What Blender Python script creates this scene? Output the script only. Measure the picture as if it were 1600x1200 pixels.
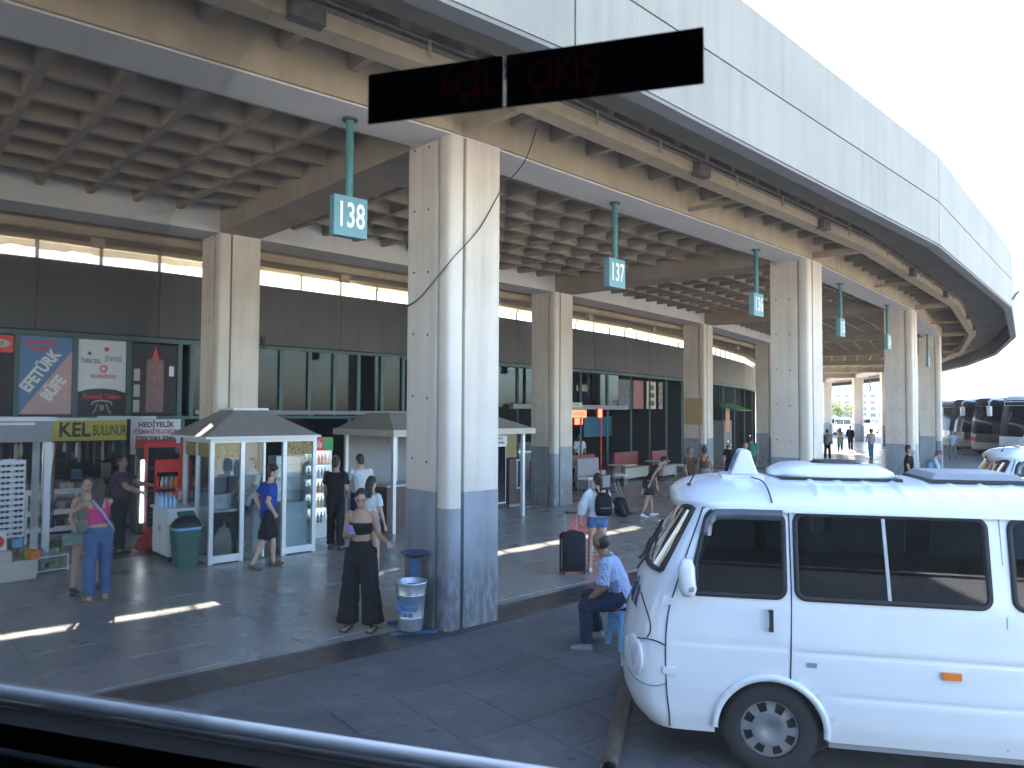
import bpy, math, random
from mathutils import Vector, Matrix
R = math.radians
random.seed(7)
for o in list(bpy.data.objects): bpy.data.objects.remove(o)
scene = bpy.context.scene
COL = scene.collection

# ------------------------------------------------------------------ camera
cam_data = bpy.data.cameras.new('camera')
cam = bpy.data.objects.new('camera', cam_data); COL.objects.link(cam)
cam_data.sensor_width = 36.0; cam_data.lens = 36.0*1180/1600
cam_data.clip_start = 0.05; cam_data.clip_end = 6000
EYE = Vector((0, 0, 2.6))
cam.matrix_world = Matrix.Translation(EYE) @ Matrix.Rotation(R(92.1), 4, 'X') @ Matrix.Rotation(R(0.3), 4, 'Z')
cam_data.dof.use_dof = True; cam_data.dof.focus_distance = 13.0; cam_data.dof.aperture_fstop = 7
scene.camera = cam

# ------------------------------------------------------------------ sky, sun, exposure
SUN_EL, SUN_AZ = 37.8, -29.0        # azimuth from +Y towards +X
world = bpy.data.worlds.new('World'); scene.world = world; world.use_nodes = True
wn = world.node_tree.nodes; wl = world.node_tree.links
sky = wn.new('ShaderNodeTexSky'); sky.sky_type = 'NISHITA'; sky.sun_disc = False
sky.sun_elevation = R(SUN_EL); sky.sun_rotation = R(SUN_AZ)
sky.air_density = 1.0; sky.dust_density = 1.5; sky.ozone_density = 1.0; sky.altitude = 50
bgn = wn['Background']; bgn.inputs['Strength'].default_value = 0.10
wl.new(sky.outputs[0], bgn.inputs['Color'])
sl = bpy.data.lights.new('sun', 'SUN'); sl.energy = 5.0; sl.angle = R(0.53); sl.color = (1.0, 0.93, 0.82)
sun = bpy.data.objects.new('sun', sl); COL.objects.link(sun)
sd = Vector((math.sin(R(SUN_AZ))*math.cos(R(SUN_EL)), math.cos(R(SUN_AZ))*math.cos(R(SUN_EL)), math.sin(R(SUN_EL))))
sun.rotation_euler = sd.to_track_quat('Z', 'Y').to_euler()
sun.location = (-20, 20, 40)
vs = scene.view_settings
vs.view_transform = 'Standard'; vs.look = 'None'; vs.gamma = 1.0; vs.use_curve_mapping = False
vs.exposure = 3.5
scene.render.engine = 'CYCLES'
cy = scene.cycles
cy.max_bounces = 6; cy.diffuse_bounces = 4; cy.glossy_bounces = 3; cy.transparent_max_bounces = 12
cy.sample_clamp_indirect = 6.0; cy.use_adaptive_sampling = True; cy.adaptive_threshold = .025

# ------------------------------------------------------------------ mesh helper
class MB:
    def __init__(s): s.v = []; s.f = []
    def add(s, vs, fs):
        o = len(s.v); s.v += [tuple(p) for p in vs]; s.f += [tuple(i+o for i in f) for f in fs]; return s
    def hexa(s, p):
        return s.add(p, [(3,2,1,0),(4,5,6,7),(0,1,5,4),(1,2,6,5),(2,3,7,6),(3,0,4,7)])
    def box(s, x0, x1, y0, y1, z0, z1):
        return s.hexa([(x0,y0,z0),(x1,y0,z0),(x1,y1,z0),(x0,y1,z0),(x0,y0,z1),(x1,y0,z1),(x1,y1,z1),(x0,y1,z1)])
    def bar(s, a, b, w, h, up=(0,0,1)):
        a = Vector(a); b = Vector(b); t = (b-a).normalized(); up = Vector(up)
        if abs(t.dot(up)) > .98: up = Vector((1,0,0))
        x = t.cross(up).normalized()*w/2; y = x.cross(t).normalized()*h/2
        return s.hexa([a-x-y,a+x-y,a+x+y,a-x+y,b-x-y,b+x-y,b+x+y,b-x+y])
    def loft(s, pts, rad, n=12, xd=(1,0,0), cap=True, pw=2.0):
        pts = [Vector(p) for p in pts]; o = len(s.v); m = len(pts)
        for i, p in enumerate(pts):
            t = (pts[min(i+1,m-1)]-pts[max(i-1,0)])
            t = t.normalized() if t.length > 1e-9 else Vector((0,0,1))
            x = Vector(xd) - t*Vector(xd).dot(t)
            if x.length < 1e-3: x = Vector((0,1,0)) - t*t.y
            x.normalize(); y = t.cross(x)
            r = rad[i] if isinstance(rad, (list, tuple)) else rad
            a, b = r if isinstance(r, (list, tuple)) else (r, r)
            for j in range(n):
                q = 2*math.pi*j/n; c, d = math.cos(q), math.sin(q)
                if pw != 2.0:
                    c = math.copysign(abs(c)**(2/pw), c); d = math.copysign(abs(d)**(2/pw), d)
                s.v.append(tuple(p + x*a*c + y*b*d))
        for i in range(m-1):
            for j in range(n):
                a = o+i*n+j; b = o+i*n+(j+1)%n
                s.f.append((a, b, b+n, a+n))
        if cap:
            s.f.append(tuple(o+j for j in reversed(range(n)))); s.f.append(tuple(o+(m-1)*n+j for j in range(n)))
        return s
    def tube(s, pts, r, n=8): return s.loft(pts, r, n, (0.31,0.77,0.55))
    def ell(s, c, r, nu=14, nv=9, M=None):
        c = Vector(c); o = len(s.v); vs = [Vector((0,0,-r[2]))]
        for i in range(1, nv):
            a = -math.pi/2 + math.pi*i/nv
            for j in range(nu):
                b = 2*math.pi*j/nu
                vs.append(Vector((r[0]*math.cos(a)*math.cos(b), r[1]*math.cos(a)*math.sin(b), r[2]*math.sin(a))))
        vs.append(Vector((0,0,r[2])))
        if M is not None: vs = [M @ p for p in vs]
        s.v += [tuple(c+p) for p in vs]
        for j in range(nu): s.f.append((o, o+1+(j+1)%nu, o+1+j))
        for i in range(nv-2):
            for j in range(nu):
                a = o+1+i*nu+j; b = o+1+i*nu+(j+1)%nu; s.f.append((a, b, b+nu, a+nu))
        L = o+1+(nv-1)*nu; k = o+1+(nv-2)*nu
        for j in range(nu): s.f.append((k+j, k+(j+1)%nu, L))
        return s
    def lathe(s, prof, n=20, c=(0,0,0)):
        o = len(s.v)
        for r, z in prof:
            for j in range(n):
                a = 2*math.pi*j/n; s.v.append((c[0]+r*math.cos(a), c[1]+r*math.sin(a), c[2]+z))
        for i in range(len(prof)-1):
            for j in range(n):
                a = o+i*n+j; b = o+i*n+(j+1)%n; s.f.append((a, b, b+n, a+n))
        return s
    def disc(s, c, r, axis='y', n=16, h=.004):
        o = len(s.v)
        for k in (0, 1):
            for j in range(n):
                a = 2*math.pi*j/n; u, w = r*math.cos(a), r*math.sin(a); d = h*(k-.5)
                p = {'y':(u, d, w), 'x':(d, u, w), 'z':(u, w, d)}[axis]
                s.v.append((c[0]+p[0], c[1]+p[1], c[2]+p[2]))
        s.f.append(tuple(o+j for j in range(n))); s.f.append(tuple(o+n+j for j in reversed(range(n))))
        for j in range(n): s.f.append((o+j, o+n+j, o+n+(j+1)%n, o+(j+1)%n))
        return s
    def prism(s, poly, z0, z1):
        n = len(poly); o = len(s.v)
        s.v += [(x, y, z0) for x, y in poly] + [(x, y, z1) for x, y in poly]
        s.f.append(tuple(o+i for i in reversed(range(n)))); s.f.append(tuple(o+n+i for i in range(n)))
        for i in range(n): s.f.append((o+i, o+(i+1)%n, o+n+(i+1)%n, o+n+i))
        return s
    def prism_y(s, poly, y0, y1):            # poly in x,z extruded along y
        n = len(poly); o = len(s.v)
        s.v += [(x, y0, z) for x, z in poly] + [(x, y1, z) for x, z in poly]
        s.f.append(tuple(o+i for i in range(n))); s.f.append(tuple(o+n+i for i in reversed(range(n))))
        for i in range(n): s.f.append((o+i, o+n+i, o+n+(i+1)%n, o+(i+1)%n))
        return s
    def mesh(s, name):
        me = bpy.data.meshes.new(name); me.from_pydata(s.v, [], s.f); me.update(); return me
    def build(s, name, mat, parent=None, loc=None, rotz=None, smooth=False, bevel=0, rot=None):
        o = bpy.data.objects.new(name, s.mesh(name)); COL.objects.link(o)
        o.data.materials.append(mat)
        if parent: o.parent = parent
        if loc is not None: o.location = loc
        if rotz is not None: o.rotation_euler = (0, 0, rotz)
        if rot is not None: o.rotation_euler = rot
        if smooth:
            for p in o.data.polygons: p.use_smooth = True
            if smooth != 'all': o.data.set_sharp_from_angle(angle=R(42))
        if bevel:
            b = o.modifiers.new('bevel', 'BEVEL'); b.width = bevel; b.segments = 2; b.limit_method = 'ANGLE'
        return o

def tag(o, label, cat, group=None, kind=None):
    o['label'] = label; o['category'] = cat
    if group: o['group'] = group
    if kind: o['kind'] = kind
    return o
def struct(o, kind='structure'):
    o['kind'] = kind; return o
def thing(name, label, cat, loc=(0,0,0), rotz=0, group=None):
    o = bpy.data.objects.new(name, None); COL.objects.link(o); o.empty_display_size = .2
    o.location = loc; o.rotation_euler = (0, 0, rotz)
    return tag(o, label, cat, group)
def copy_tree(o, parent=None):
    c = o.copy(); COL.objects.link(c); c.parent = parent
    for ch in list(o.children): copy_tree(ch, c)
    return c

FONTS = []
def text(body, size, mat, parent, loc, rot=(R(90),0,0), sx=1.0, ext=.0015, align='CENTER', name='lettering', shear=0, bold=0):
    c = bpy.data.curves.new(name, 'FONT'); c.body = body; c.size = size; c.extrude = ext
    c.align_x = align; c.align_y = 'CENTER'; c.shear = shear; c.offset = bold; c.resolution_u = 3
    c.materials.append(mat)
    FONTS.append((c, name, mat, parent, Vector(loc), rot, sx))

# ------------------------------------------------------------------ materials
def nt(name):
    m = bpy.data.materials.new(name); m.use_nodes = True
    return m, m.node_tree.nodes, m.node_tree.links, m.node_tree.nodes['Principled BSDF']
def M(name, col, rough=.6, metal=0, var=.12, scale=5, bump=0, bscale=40, rand=0, rvar=0, coat=0, stretch=(1,1,1), emit=0, spec=.5, sheen=0):
    m, n, l, b = nt(name)
    b.inputs['Roughness'].default_value = rough; b.inputs['Metallic'].default_value = metal
    b.inputs['Specular IOR Level'].default_value = spec
    if coat: b.inputs['Coat Weight'].default_value = coat; b.inputs['Coat Roughness'].default_value = .08
    if sheen: b.inputs['Sheen Weight'].default_value = sheen
    tc = n.new('ShaderNodeTexCoord'); mp = n.new('ShaderNodeMapping'); mp.inputs['Scale'].default_value = stretch
    if rand:
        oi0 = n.new('ShaderNodeObjectInfo'); s0 = n.new('ShaderNodeMath'); s0.operation = 'MULTIPLY'; s0.inputs[1].default_value = 61.0
        l.new(oi0.outputs['Random'], s0.inputs[0]); a0 = n.new('ShaderNodeVectorMath'); a0.operation = 'ADD'
        l.new(tc.outputs['Object'], a0.inputs[0]); l.new(s0.outputs[0], a0.inputs[1]); l.new(a0.outputs[0], mp.inputs['Vector'])
    else: l.new(tc.outputs['Object'], mp.inputs['Vector'])
    no = n.new('ShaderNodeTexNoise'); no.inputs['Scale'].default_value = scale; no.inputs['Detail'].default_value = 6
    no.inputs['Roughness'].default_value = .62
    l.new(mp.outputs[0], no.inputs['Vector'])
    mr = n.new('ShaderNodeMapRange'); mr.inputs[1].default_value = .25; mr.inputs[2].default_value = .75
    mr.inputs[3].default_value = 1-var; mr.inputs[4].default_value = 1+var
    l.new(no.outputs['Fac'], mr.inputs[0])
    val = mr.outputs[0]
    if rand:
        oi = n.new('ShaderNodeObjectInfo'); m2 = n.new('ShaderNodeMapRange')
        m2.inputs[3].default_value = 1-rand; m2.inputs[4].default_value = 1+rand
        l.new(oi.outputs['Random'], m2.inputs[0])
        mu = n.new('ShaderNodeMath'); mu.operation = 'MULTIPLY'; l.new(val, mu.inputs[0]); l.new(m2.outputs[0], mu.inputs[1]); val = mu.outputs[0]
    vm = n.new('ShaderNodeVectorMath'); vm.operation = 'SCALE'; vm.inputs[0].default_value = col[:3]
    l.new(val, vm.inputs['Scale']); l.new(vm.outputs[0], b.inputs['Base Color'])
    if rvar:
        m3 = n.new('ShaderNodeMapRange'); m3.inputs[1].default_value = .3; m3.inputs[2].default_value = .7
        m3.inputs[3].default_value = max(.02, rough-rvar); m3.inputs[4].default_value = rough+rvar
        l.new(no.outputs['Fac'], m3.inputs[0]); l.new(m3.outputs[0], b.inputs['Roughness'])
    if bump:
        n2 = n.new('ShaderNodeTexNoise'); n2.inputs['Scale'].default_value = bscale; n2.inputs['Detail'].default_value = 4
        l.new(mp.outputs[0], n2.inputs['Vector'])
        bp = n.new('ShaderNodeBump'); bp.inputs['Strength'].default_value = bump; bp.inputs['Distance'].default_value = .02
        l.new(n2.outputs['Fac'], bp.inputs['Height']); l.new(bp.outputs[0], b.inputs['Normal'])
    if emit:
        b.inputs['Emission Color'].default_value = (*col[:3], 1); b.inputs['Emission Strength'].default_value = emit
    return m
def concrete(name, col, dark, rough=.75, streak=.5, scale=1.2, base_dirt=0, bump=.25):
    """cast concrete: cloudy tone, vertical run marks, fine grain; base_dirt = height to which splash dirt climbs"""
    m, n, l, b = nt(name); b.inputs['Roughness'].default_value = rough; b.inputs['Specular IOR Level'].default_value = .3
    tc = n.new('ShaderNodeTexCoord'); oi = n.new('ShaderNodeObjectInfo')
    ad = n.new('ShaderNodeVectorMath'); ad.operation = 'ADD'; sc = n.new('ShaderNodeMath'); sc.operation = 'MULTIPLY'; sc.inputs[1].default_value = 37
    l.new(oi.outputs['Random'], sc.inputs[0]); l.new(tc.outputs['Object'], ad.inputs[0]); l.new(sc.outputs[0], ad.inputs[1])
    def noise(s, st, det=6):
        mp = n.new('ShaderNodeMapping'); mp.inputs['Scale'].default_value = st; l.new(ad.outputs[0], mp.inputs['Vector'])
        t = n.new('ShaderNodeTexNoise'); t.inputs['Scale'].default_value = s; t.inputs['Detail'].default_value = det; t.inputs['Roughness'].default_value = .6
        l.new(mp.outputs[0], t.inputs['Vector']); return t.outputs['Fac']
    def rng(x, a, c, d, e):
        t = n.new('ShaderNodeMapRange'); t.inputs[1].default_value = a; t.inputs[2].default_value = c; t.inputs[3].default_value = d; t.inputs[4].default_value = e
        l.new(x, t.inputs[0]); return t.outputs[0]
    def mul(a, c, op='MULTIPLY'):
        t = n.new('ShaderNodeMath'); t.operation = op
        l.new(a, t.inputs[0])
        if isinstance(c, float): t.inputs[1].default_value = c
        else: l.new(c, t.inputs[1])
        return t.outputs[0]
    cloud = rng(noise(scale, (1,1,1)), .35, .7, 0, .55)
    run = rng(noise(5, (1,1,.06)), .45, .75, 0, streak)
    fac = mul(cloud, run, 'ADD')
    if base_dirt:
        sp = n.new('ShaderNodeSeparateXYZ'); l.new(tc.outputs['Object'], sp.inputs[0])
        h = rng(sp.outputs[2], 0, base_dirt, 1.6, 0)
        spk = rng(noise(14, (1,1,.35)), .4, .65, 0, 1)
        fac = mul(fac, mul(h, spk), 'ADD')
    mx = n.new('ShaderNodeMix'); mx.data_type = 'RGBA'; mx.clamp_factor = True
    mx.inputs[6].default_value = (*col, 1); mx.inputs[7].default_value = (*dark, 1)
    l.new(fac, mx.inputs[0]); l.new(mx.outputs[2], b.inputs['Base Color'])
    bp = n.new('ShaderNodeBump'); bp.inputs['Strength'].default_value = bump; bp.inputs['Distance'].default_value = .01
    l.new(noise(30, (1,1,1), 8), bp.inputs['Height']); l.new(bp.outputs[0], b.inputs['Normal'])
    return m
def glass(name, tint=(.9,.95,.95), refl=1.0, rough=.02, ior=1.45):
    m = bpy.data.materials.new(name); m.use_nodes = True; n = m.node_tree.nodes; l = m.node_tree.links
    n.remove(n['Principled BSDF']); out = n['Material Output']
    tr = n.new('ShaderNodeBsdfTransparent'); tr.inputs[0].default_value = (*tint, 1)
    gl = n.new('ShaderNodeBsdfGlossy'); gl.inputs['Roughness'].default_value = rough; gl.inputs[0].default_value = (1,1,1,1)
    fr = n.new('ShaderNodeFresnel'); fr.inputs[0].default_value = ior
    mu = n.new('ShaderNodeMath'); mu.operation = 'MULTIPLY'; mu.inputs[1].default_value = refl; l.new(fr.outputs[0], mu.inputs[0])
    mx = n.new('ShaderNodeMixShader'); l.new(mu.outputs[0], mx.inputs[0]); l.new(tr.outputs[0], mx.inputs[1]); l.new(gl.outputs[0], mx.inputs[2])
    l.new(mx.outputs[0], out.inputs[0]); return m
def veil_glass(name, tint, refl, dust):  # dust = translucent share that lays an even haze over the view, lifting darks
    m = glass(name, tint, refl); n = m.node_tree.nodes; l = m.node_tree.links; out = n['Material Output']
    src = out.inputs[0].links[0].from_socket
    tl = n.new('ShaderNodeBsdfTranslucent'); tl.inputs[0].default_value = (.9,.9,.9,1)
    mx = n.new('ShaderNodeMixShader'); mx.inputs[0].default_value = dust; l.new(src, mx.inputs[1]); l.new(tl.outputs[0], mx.inputs[2]); l.new(mx.outputs[0], out.inputs[0]); return m
def translucent(name, col):
    m = bpy.data.materials.new(name); m.use_nodes = True; n = m.node_tree.nodes; l = m.node_tree.links
    n.remove(n['Principled BSDF']); out = n['Material Output']
    a = n.new('ShaderNodeBsdfTranslucent'); a.inputs[0].default_value = (*col, 1)
    d = n.new('ShaderNodeBsdfDiffuse'); d.inputs[0].default_value = (*col, 1)
    mx = n.new('ShaderNodeMixShader'); mx.inputs[0].default_value = .5; l.new(a.outputs[0], mx.inputs[1]); l.new(d.outputs[0], mx.inputs[2]); l.new(mx.outputs[0], out.inputs[0]); return m
def plaid(name, a, c, s=22):
    m, n, l, b = nt(name); b.inputs['Roughness'].default_value = .85
    tc = n.new('ShaderNodeTexCoord'); fs = []
    for ax in ('X', 'Z'):
        w = n.new('ShaderNodeTexWave'); w.wave_type = 'BANDS'; w.bands_direction = ax; w.inputs['Scale'].default_value = s
        w.inputs['Distortion'].default_value = .6; w.inputs['Detail'].default_value = 1
        l.new(tc.outputs['Object'], w.inputs['Vector'])
        r = n.new('ShaderNodeMapRange'); r.inputs[1].default_value = .45; r.inputs[2].default_value = .6; l.new(w.outputs['Fac'], r.inputs[0]); fs.append(r.outputs[0])
    ad = n.new('ShaderNodeMath'); ad.operation = 'ADD'; l.new(fs[0], ad.inputs[0]); l.new(fs[1], ad.inputs[1])
    ml = n.new('ShaderNodeMath'); ml.operation = 'MULTIPLY'; ml.inputs[1].default_value = .5; l.new(ad.outputs[0], ml.inputs[0])
    mx = n.new('ShaderNodeMix'); mx.data_type = 'RGBA'; mx.inputs[6].default_value = (*a, 1); mx.inputs[7].default_value = (*c, 1)
    l.new(ml.outputs[0], mx.inputs[0]); l.new(mx.outputs[2], b.inputs['Base Color']); return m
def blotch(name, cols, scale=6, rough=.6, stretch=(1,1,1)):
    """flat print: blotches of several colours (photographs of food and goods too small to read)"""
    m, n, l, b = nt(name); b.inputs['Roughness'].default_value = rough
    tc = n.new('ShaderNodeTexCoord'); mp = n.new('ShaderNodeMapping'); mp.inputs['Scale'].default_value = stretch
    l.new(tc.outputs['Object'], mp.inputs['Vector'])
    v = n.new('ShaderNodeTexNoise'); v.inputs['Scale'].default_value = scale; v.inputs['Detail'].default_value = 3; v.inputs['Distortion'].default_value = .8
    l.new(mp.outputs[0], v.inputs['Vector'])
    cr = n.new('ShaderNodeValToRGB'); el = cr.color_ramp.elements
    while len(el) < len(cols): el.new(.5)
    for i, c in enumerate(cols): el[i].position = .32+.36*i/(len(cols)-1); el[i].color = (*c, 1)
    l.new(v.outputs['Fac'], cr.inputs[0]); l.new(cr.outputs[0], b.inputs['Base Color']); return m

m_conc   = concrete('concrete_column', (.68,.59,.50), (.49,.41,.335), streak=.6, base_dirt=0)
m_dado   = concrete('painted_dado', (.31,.33,.36), (.17,.175,.18), rough=.45, streak=.4, base_dirt=1.1, bump=.15)
m_pipe   = concrete('downpipe_paint', (.68,.60,.51), (.54,.465,.385), rough=.6, streak=.3)
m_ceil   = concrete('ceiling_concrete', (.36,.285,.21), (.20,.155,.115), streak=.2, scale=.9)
m_beam   = concrete('beam_concrete', (.60,.565,.53), (.47,.435,.40), streak=.25, scale=.6)
m_tan    = concrete('stained_concrete', (.44,.34,.23), (.28,.21,.14), streak=.4, scale=.8)
m_fascia = concrete('fascia_panel', (.285,.265,.225), (.20,.185,.16), rough=.6, streak=.5, scale=.5, bump=.08)
m_lip    = concrete('fascia_lip', (.20,.20,.20), (.14,.14,.14), streak=.2)
m_joint  = M('joint_shadow_gap', (.03,.03,.03), .9)
def slab(name, col, dirt, rough, rvar, rand, amount, spots, bump=0.0):
    """stone floor: tile-to-tile tone, and wear, drip marks and dust that run on across the joints"""
    m, n, l, b = nt(name)
    ge = n.new('ShaderNodeNewGeometry'); oi = n.new('ShaderNodeObjectInfo')
    def noise(s, det, rgh=.6, dist=0.0):
        t = n.new('ShaderNodeTexNoise'); t.inputs['Scale'].default_value = s; t.inputs['Detail'].default_value = det; t.inputs['Roughness'].default_value = rgh; t.inputs['Distortion'].default_value = dist
        l.new(ge.outputs['Position'], t.inputs['Vector']); return t.outputs['Fac']
    def rng(x, p, q, u, v):
        t = n.new('ShaderNodeMapRange'); t.interpolation_type = 'SMOOTHSTEP'
        for i_, w_ in zip((1,2,3,4), (p,q,u,v)): t.inputs[i_].default_value = w_
        l.new(x, t.inputs[0]); return t.outputs[0]
    def op(o_, x, y):
        t = n.new('ShaderNodeMath'); t.operation = o_; l.new(x, t.inputs[0])
        if isinstance(y, float): t.inputs[1].default_value = y
        else: l.new(y, t.inputs[1])
        return t.outputs[0]
    cloud = noise(.55, 5); mid = noise(2.6, 5, .65, .6); fine = noise(17, 4)
    dust = op('ADD', rng(cloud, .35, .68, 0, .6), rng(mid, .5, .72, 0, .5))
    mx = n.new('ShaderNodeMix'); mx.data_type = 'RGBA'; mx.clamp_factor = True
    mx.inputs[6].default_value = (*col, 1); mx.inputs[7].default_value = (*dirt, 1); l.new(op('MULTIPLY', dust, amount), mx.inputs[0])
    drops = op('MULTIPLY', rng(noise(5.5, 2, .5), .66, .72, 0, spots), 1.0)
    tone = op('MULTIPLY', rng(oi.outputs['Random'], 0, 1, 1-rand, 1+rand), op('SUBTRACT', rng(fine, .2, .8, .94, 1.06), drops))
    vm = n.new('ShaderNodeVectorMath'); vm.operation = 'SCALE'; l.new(mx.outputs[2], vm.inputs[0]); l.new(tone, vm.inputs['Scale']); l.new(vm.outputs[0], b.inputs['Base Color'])
    l.new(rng(cloud, .3, .7, rough-rvar, rough+rvar), b.inputs['Roughness'])
    if bump:
        bp = n.new('ShaderNodeBump'); bp.inputs['Strength'].default_value = bump; bp.inputs['Distance'].default_value = .01
        l.new(noise(38, 6), bp.inputs['Height']); l.new(bp.outputs[0], b.inputs['Normal'])
    return m
m_floor  = slab('polished_floor_tile', (.27,.262,.255), (.33,.315,.295), .30, .07, .07, .8, .22)
m_pave   = slab('paving_tile', (.088,.092,.10), (.195,.19,.185), .60, .08, .10, .85, .45, .3)
m_band   = M('dark_band_stone', (.045,.043,.045), .40, var=.25, scale=4, rand=.15, rvar=.12)
m_grout  = M('grout', (.34,.34,.35), .9, var=.2, scale=4)
m_fgrout = M('floor_grout', (.06,.06,.062), .8, var=.2, scale=4)
m_asph   = M('asphalt', (.37,.335,.28), .85, var=.25, scale=.4, bump=.3, bscale=60)
m_dwall  = concrete('dark_cladding', (.095,.088,.083), (.052,.05,.049), rough=.42, streak=.5, scale=.7, bump=.05)
m_teal   = M('teal_frame', (.045,.105,.105), .45, var=.15)
m_tealp  = M('teal_pole', (.06,.20,.20), .4, var=.1)
m_sign   = M('teal_sign', (.13,.28,.31), .4, var=.06)
m_signw  = M('sign_white', (.80,.80,.76), .5, var=.04)
m_white  = M('white_paint', (.72,.73,.74), .4, var=.06)
m_alu    = M('aluminium_white', (.66,.68,.70), .35, metal=.25, var=.06)
m_steel  = M('galvanised_steel', (.42,.46,.50), .38, metal=.7, var=.18, scale=9)
m_grey   = M('grey_paint', (.27,.27,.28), .55, var=.12)
m_roofk  = M('kiosk_roof', (.27,.26,.25), .6, var=.12, scale=3)
m_black  = M('black_plastic', (.015,.015,.017), .5, var=.1)
m_rubber = M('rubber', (.02,.02,.021), .75, var=.2, scale=12)
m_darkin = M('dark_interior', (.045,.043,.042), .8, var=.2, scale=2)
m_red    = M('red_paint', (.55,.03,.02), .4, var=.1)
m_brred  = M('bright_red', (.75,.04,.03), .4, var=.06)
m_yellow = M('yellow_print', (.62,.50,.06), .5, var=.06)
m_blue   = M('blue_print', (.10,.22,.42), .5, var=.1)
m_lblue  = M('light_blue_plastic', (.15,.38,.62), .4, var=.08)
m_pinkp  = M('pink_print', (.60,.38,.37), .5, var=.06)
m_green  = M('green_bin_plastic', (.035,.11,.085), .5, var=.15)
m_green2 = M('green_plastic', (.05,.30,.10), .5, var=.1)
m_orange = M('orange_plastic', (.80,.22,.02), .35, var=.05)
m_navy   = M('navy_print', (.02,.035,.12), .5, var=.05)
m_brown  = M('brown_cabinet', (.10,.055,.05), .5, var=.15)
m_wood   = M('wood', (.20,.12,.06), .6, var=.25, scale=8)
m_rust   = M('rusty_steel', (.13,.105,.09), .65, metal=.4, var=.4, scale=14, bump=.3)
m_led    = M('red_led_sign', (1.0,.05,.02), .5, emit=1.3, var=0)
m_glass  = glass('clear_glass', (.90,.94,.94), .8)
m_dglass = glass('dark_glass', (.22,.28,.32), .6)
m_cglass = veil_glass('coach_window_glass', (.93,.96,.985), .5, .007)
m_vglass = glass('van_side_glass', (.17,.20,.21), .9)
m_wglass = glass('windscreen_glass', (.62,.72,.70), 1.1)
m_tarp   = translucent('dirty_plastic_sheet', (.42,.36,.26))
m_rgrey  = M('sofa_grey', (.28,.28,.29), .7, var=.1)
m_rred   = M('sofa_red', (.24,.035,.04), .5, var=.12)
m_cream  = M('cream', (.55,.50,.42), .6, var=.08)

# ------------------------------------------------------------------ ring geometry of the terminal
CX, CY_ = -75.7, 89.9
def phi(k): return R(-41.9 + 5.3*(k-2))
def P(r, k, z=0.0):
    a = phi(k); return Vector((CX + r*math.cos(a), CY_ + r*math.sin(a), z))
def Q(r, k, z=0.0):
    k0 = math.floor(k); f = k-k0; return P(r, k0, z)*(1-f) + P(r, k0+1, z)*f
def ang(k): return phi(k) + math.pi/2            # local +x = along the ring, local +y = towards the shops
def bayang(k):                                   # same for the straight side of the bay
    return phi(math.floor(k)+.5) + math.pi/2
# ================================================================== GROUND
def sheet(name, x0, x1, y0, y1, z, mat):
    return MB().add([(x0,y0,z),(x1,y0,z),(x1,y1,z),(x0,y1,z)], [(0,1,2,3)]).build(name, mat)
ground = struct(sheet('ground', -3000, 3000, -3000, 3000, -.040, m_asph))
def ring_sheet(name, r0, r1, k0, k1, z, mat, parent=None):
    mb = MB()
    for k in range(k0, k1):
        mb.add([P(r0,k,z), P(r1,k,z), P(r1,k+1,z), P(r0,k+1,z)], [(0,1,2,3)])
    return mb.build(name, mat, parent)
# grey paving where the vehicles stand
pavement = struct(ring_sheet('pavement', 110.45, 117.5, -2, 16, -.010, m_grout))
platform = struct(ring_sheet('platform_floor', 88, 110.45, -2, 16, -.014, m_fgrout))
far_fl = ring_sheet('far_floor', 88, 109.86, 3, 16, -.004, m_floor, platform)
far_pv = ring_sheet('far_paving', 110.45, 117.5, 3, 16, -.004, m_pave, pavement)
def in_view(p, mrg=1.5):
    d = p - EYE
    return d.y > 2.5 and abs(d.x) < d.y*.70 + mrg
def make_tiles(parent, name, mat, size, gap, angle, test, zt, th, limit):
    """square tiles laid on a straight grid; each one its own object, sharing one mesh"""
    h = size/2 - gap/2; c = .004
    mb = MB(); mb.hexa([(-h,-h,-th),(h,-h,-th),(h,h,-th),(-h,h,-th),(-h+c,-h+c,0),(h-c,-h+c,0),(h-c,h-c,0),(-h+c,h-c,0)])
    me = mb.mesh(name); me.materials.append(mat)
    ca, sa = math.cos(angle), math.sin(angle); spots = []
    n = int(26/size)
    for i in range(-n, n):
        for j in range(-n, n):
            x, y = i*size, j*size
            p = Vector((ca*x - sa*y, 9 + sa*x + ca*y, 0))
            if in_view(p) and test(p): spots.append((p.length, p))
    spots.sort(key=lambda t: t[0])
    for d, p in spots[:limit]:
        o = bpy.data.objects.new(name, me); COL.objects.link(o); o.parent = parent
        o.location = (p.x, p.y, zt + random.uniform(-.0012, .0012)); o.rotation_euler = (random.uniform(-.0012,.0012), random.uniform(-.0012,.0012), angle)
    return spots[limit:]
def rad(p): return math.hypot(p.x-CX, p.y-CY_)
TA = R(38)
make_tiles(pavement, 'paving_tile', m_pave, .60, .016, TA, lambda p: 110.45+.28 < rad(p) < 116.5 and p.y < 14.5 and p.x > -6, 0, .02, 298)
make_tiles(platform, 'floor_tile', m_floor, .80, .004, R(43), lambda p: 100.5 < rad(p) < 109.86-.40 and p.y < 21.5, 0, .02, 298)
# fill strips between the straight tile grids and the curved dark band, and under the rest of the floor
ring_sheet('floor_edge', 108.6, 109.86, -2, 3, -.005, m_floor, platform)
ring_sheet('floor_rest', 96, 108.6, -2, 3, -.006, m_floor, platform)
ring_sheet('paving_edge', 110.45, 111.6, -2, 3, -.004, m_pave, pavement)
ring_sheet('paving_rest', 111.6, 117.5, -2, 3, -.005, m_pave, pavement)
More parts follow.
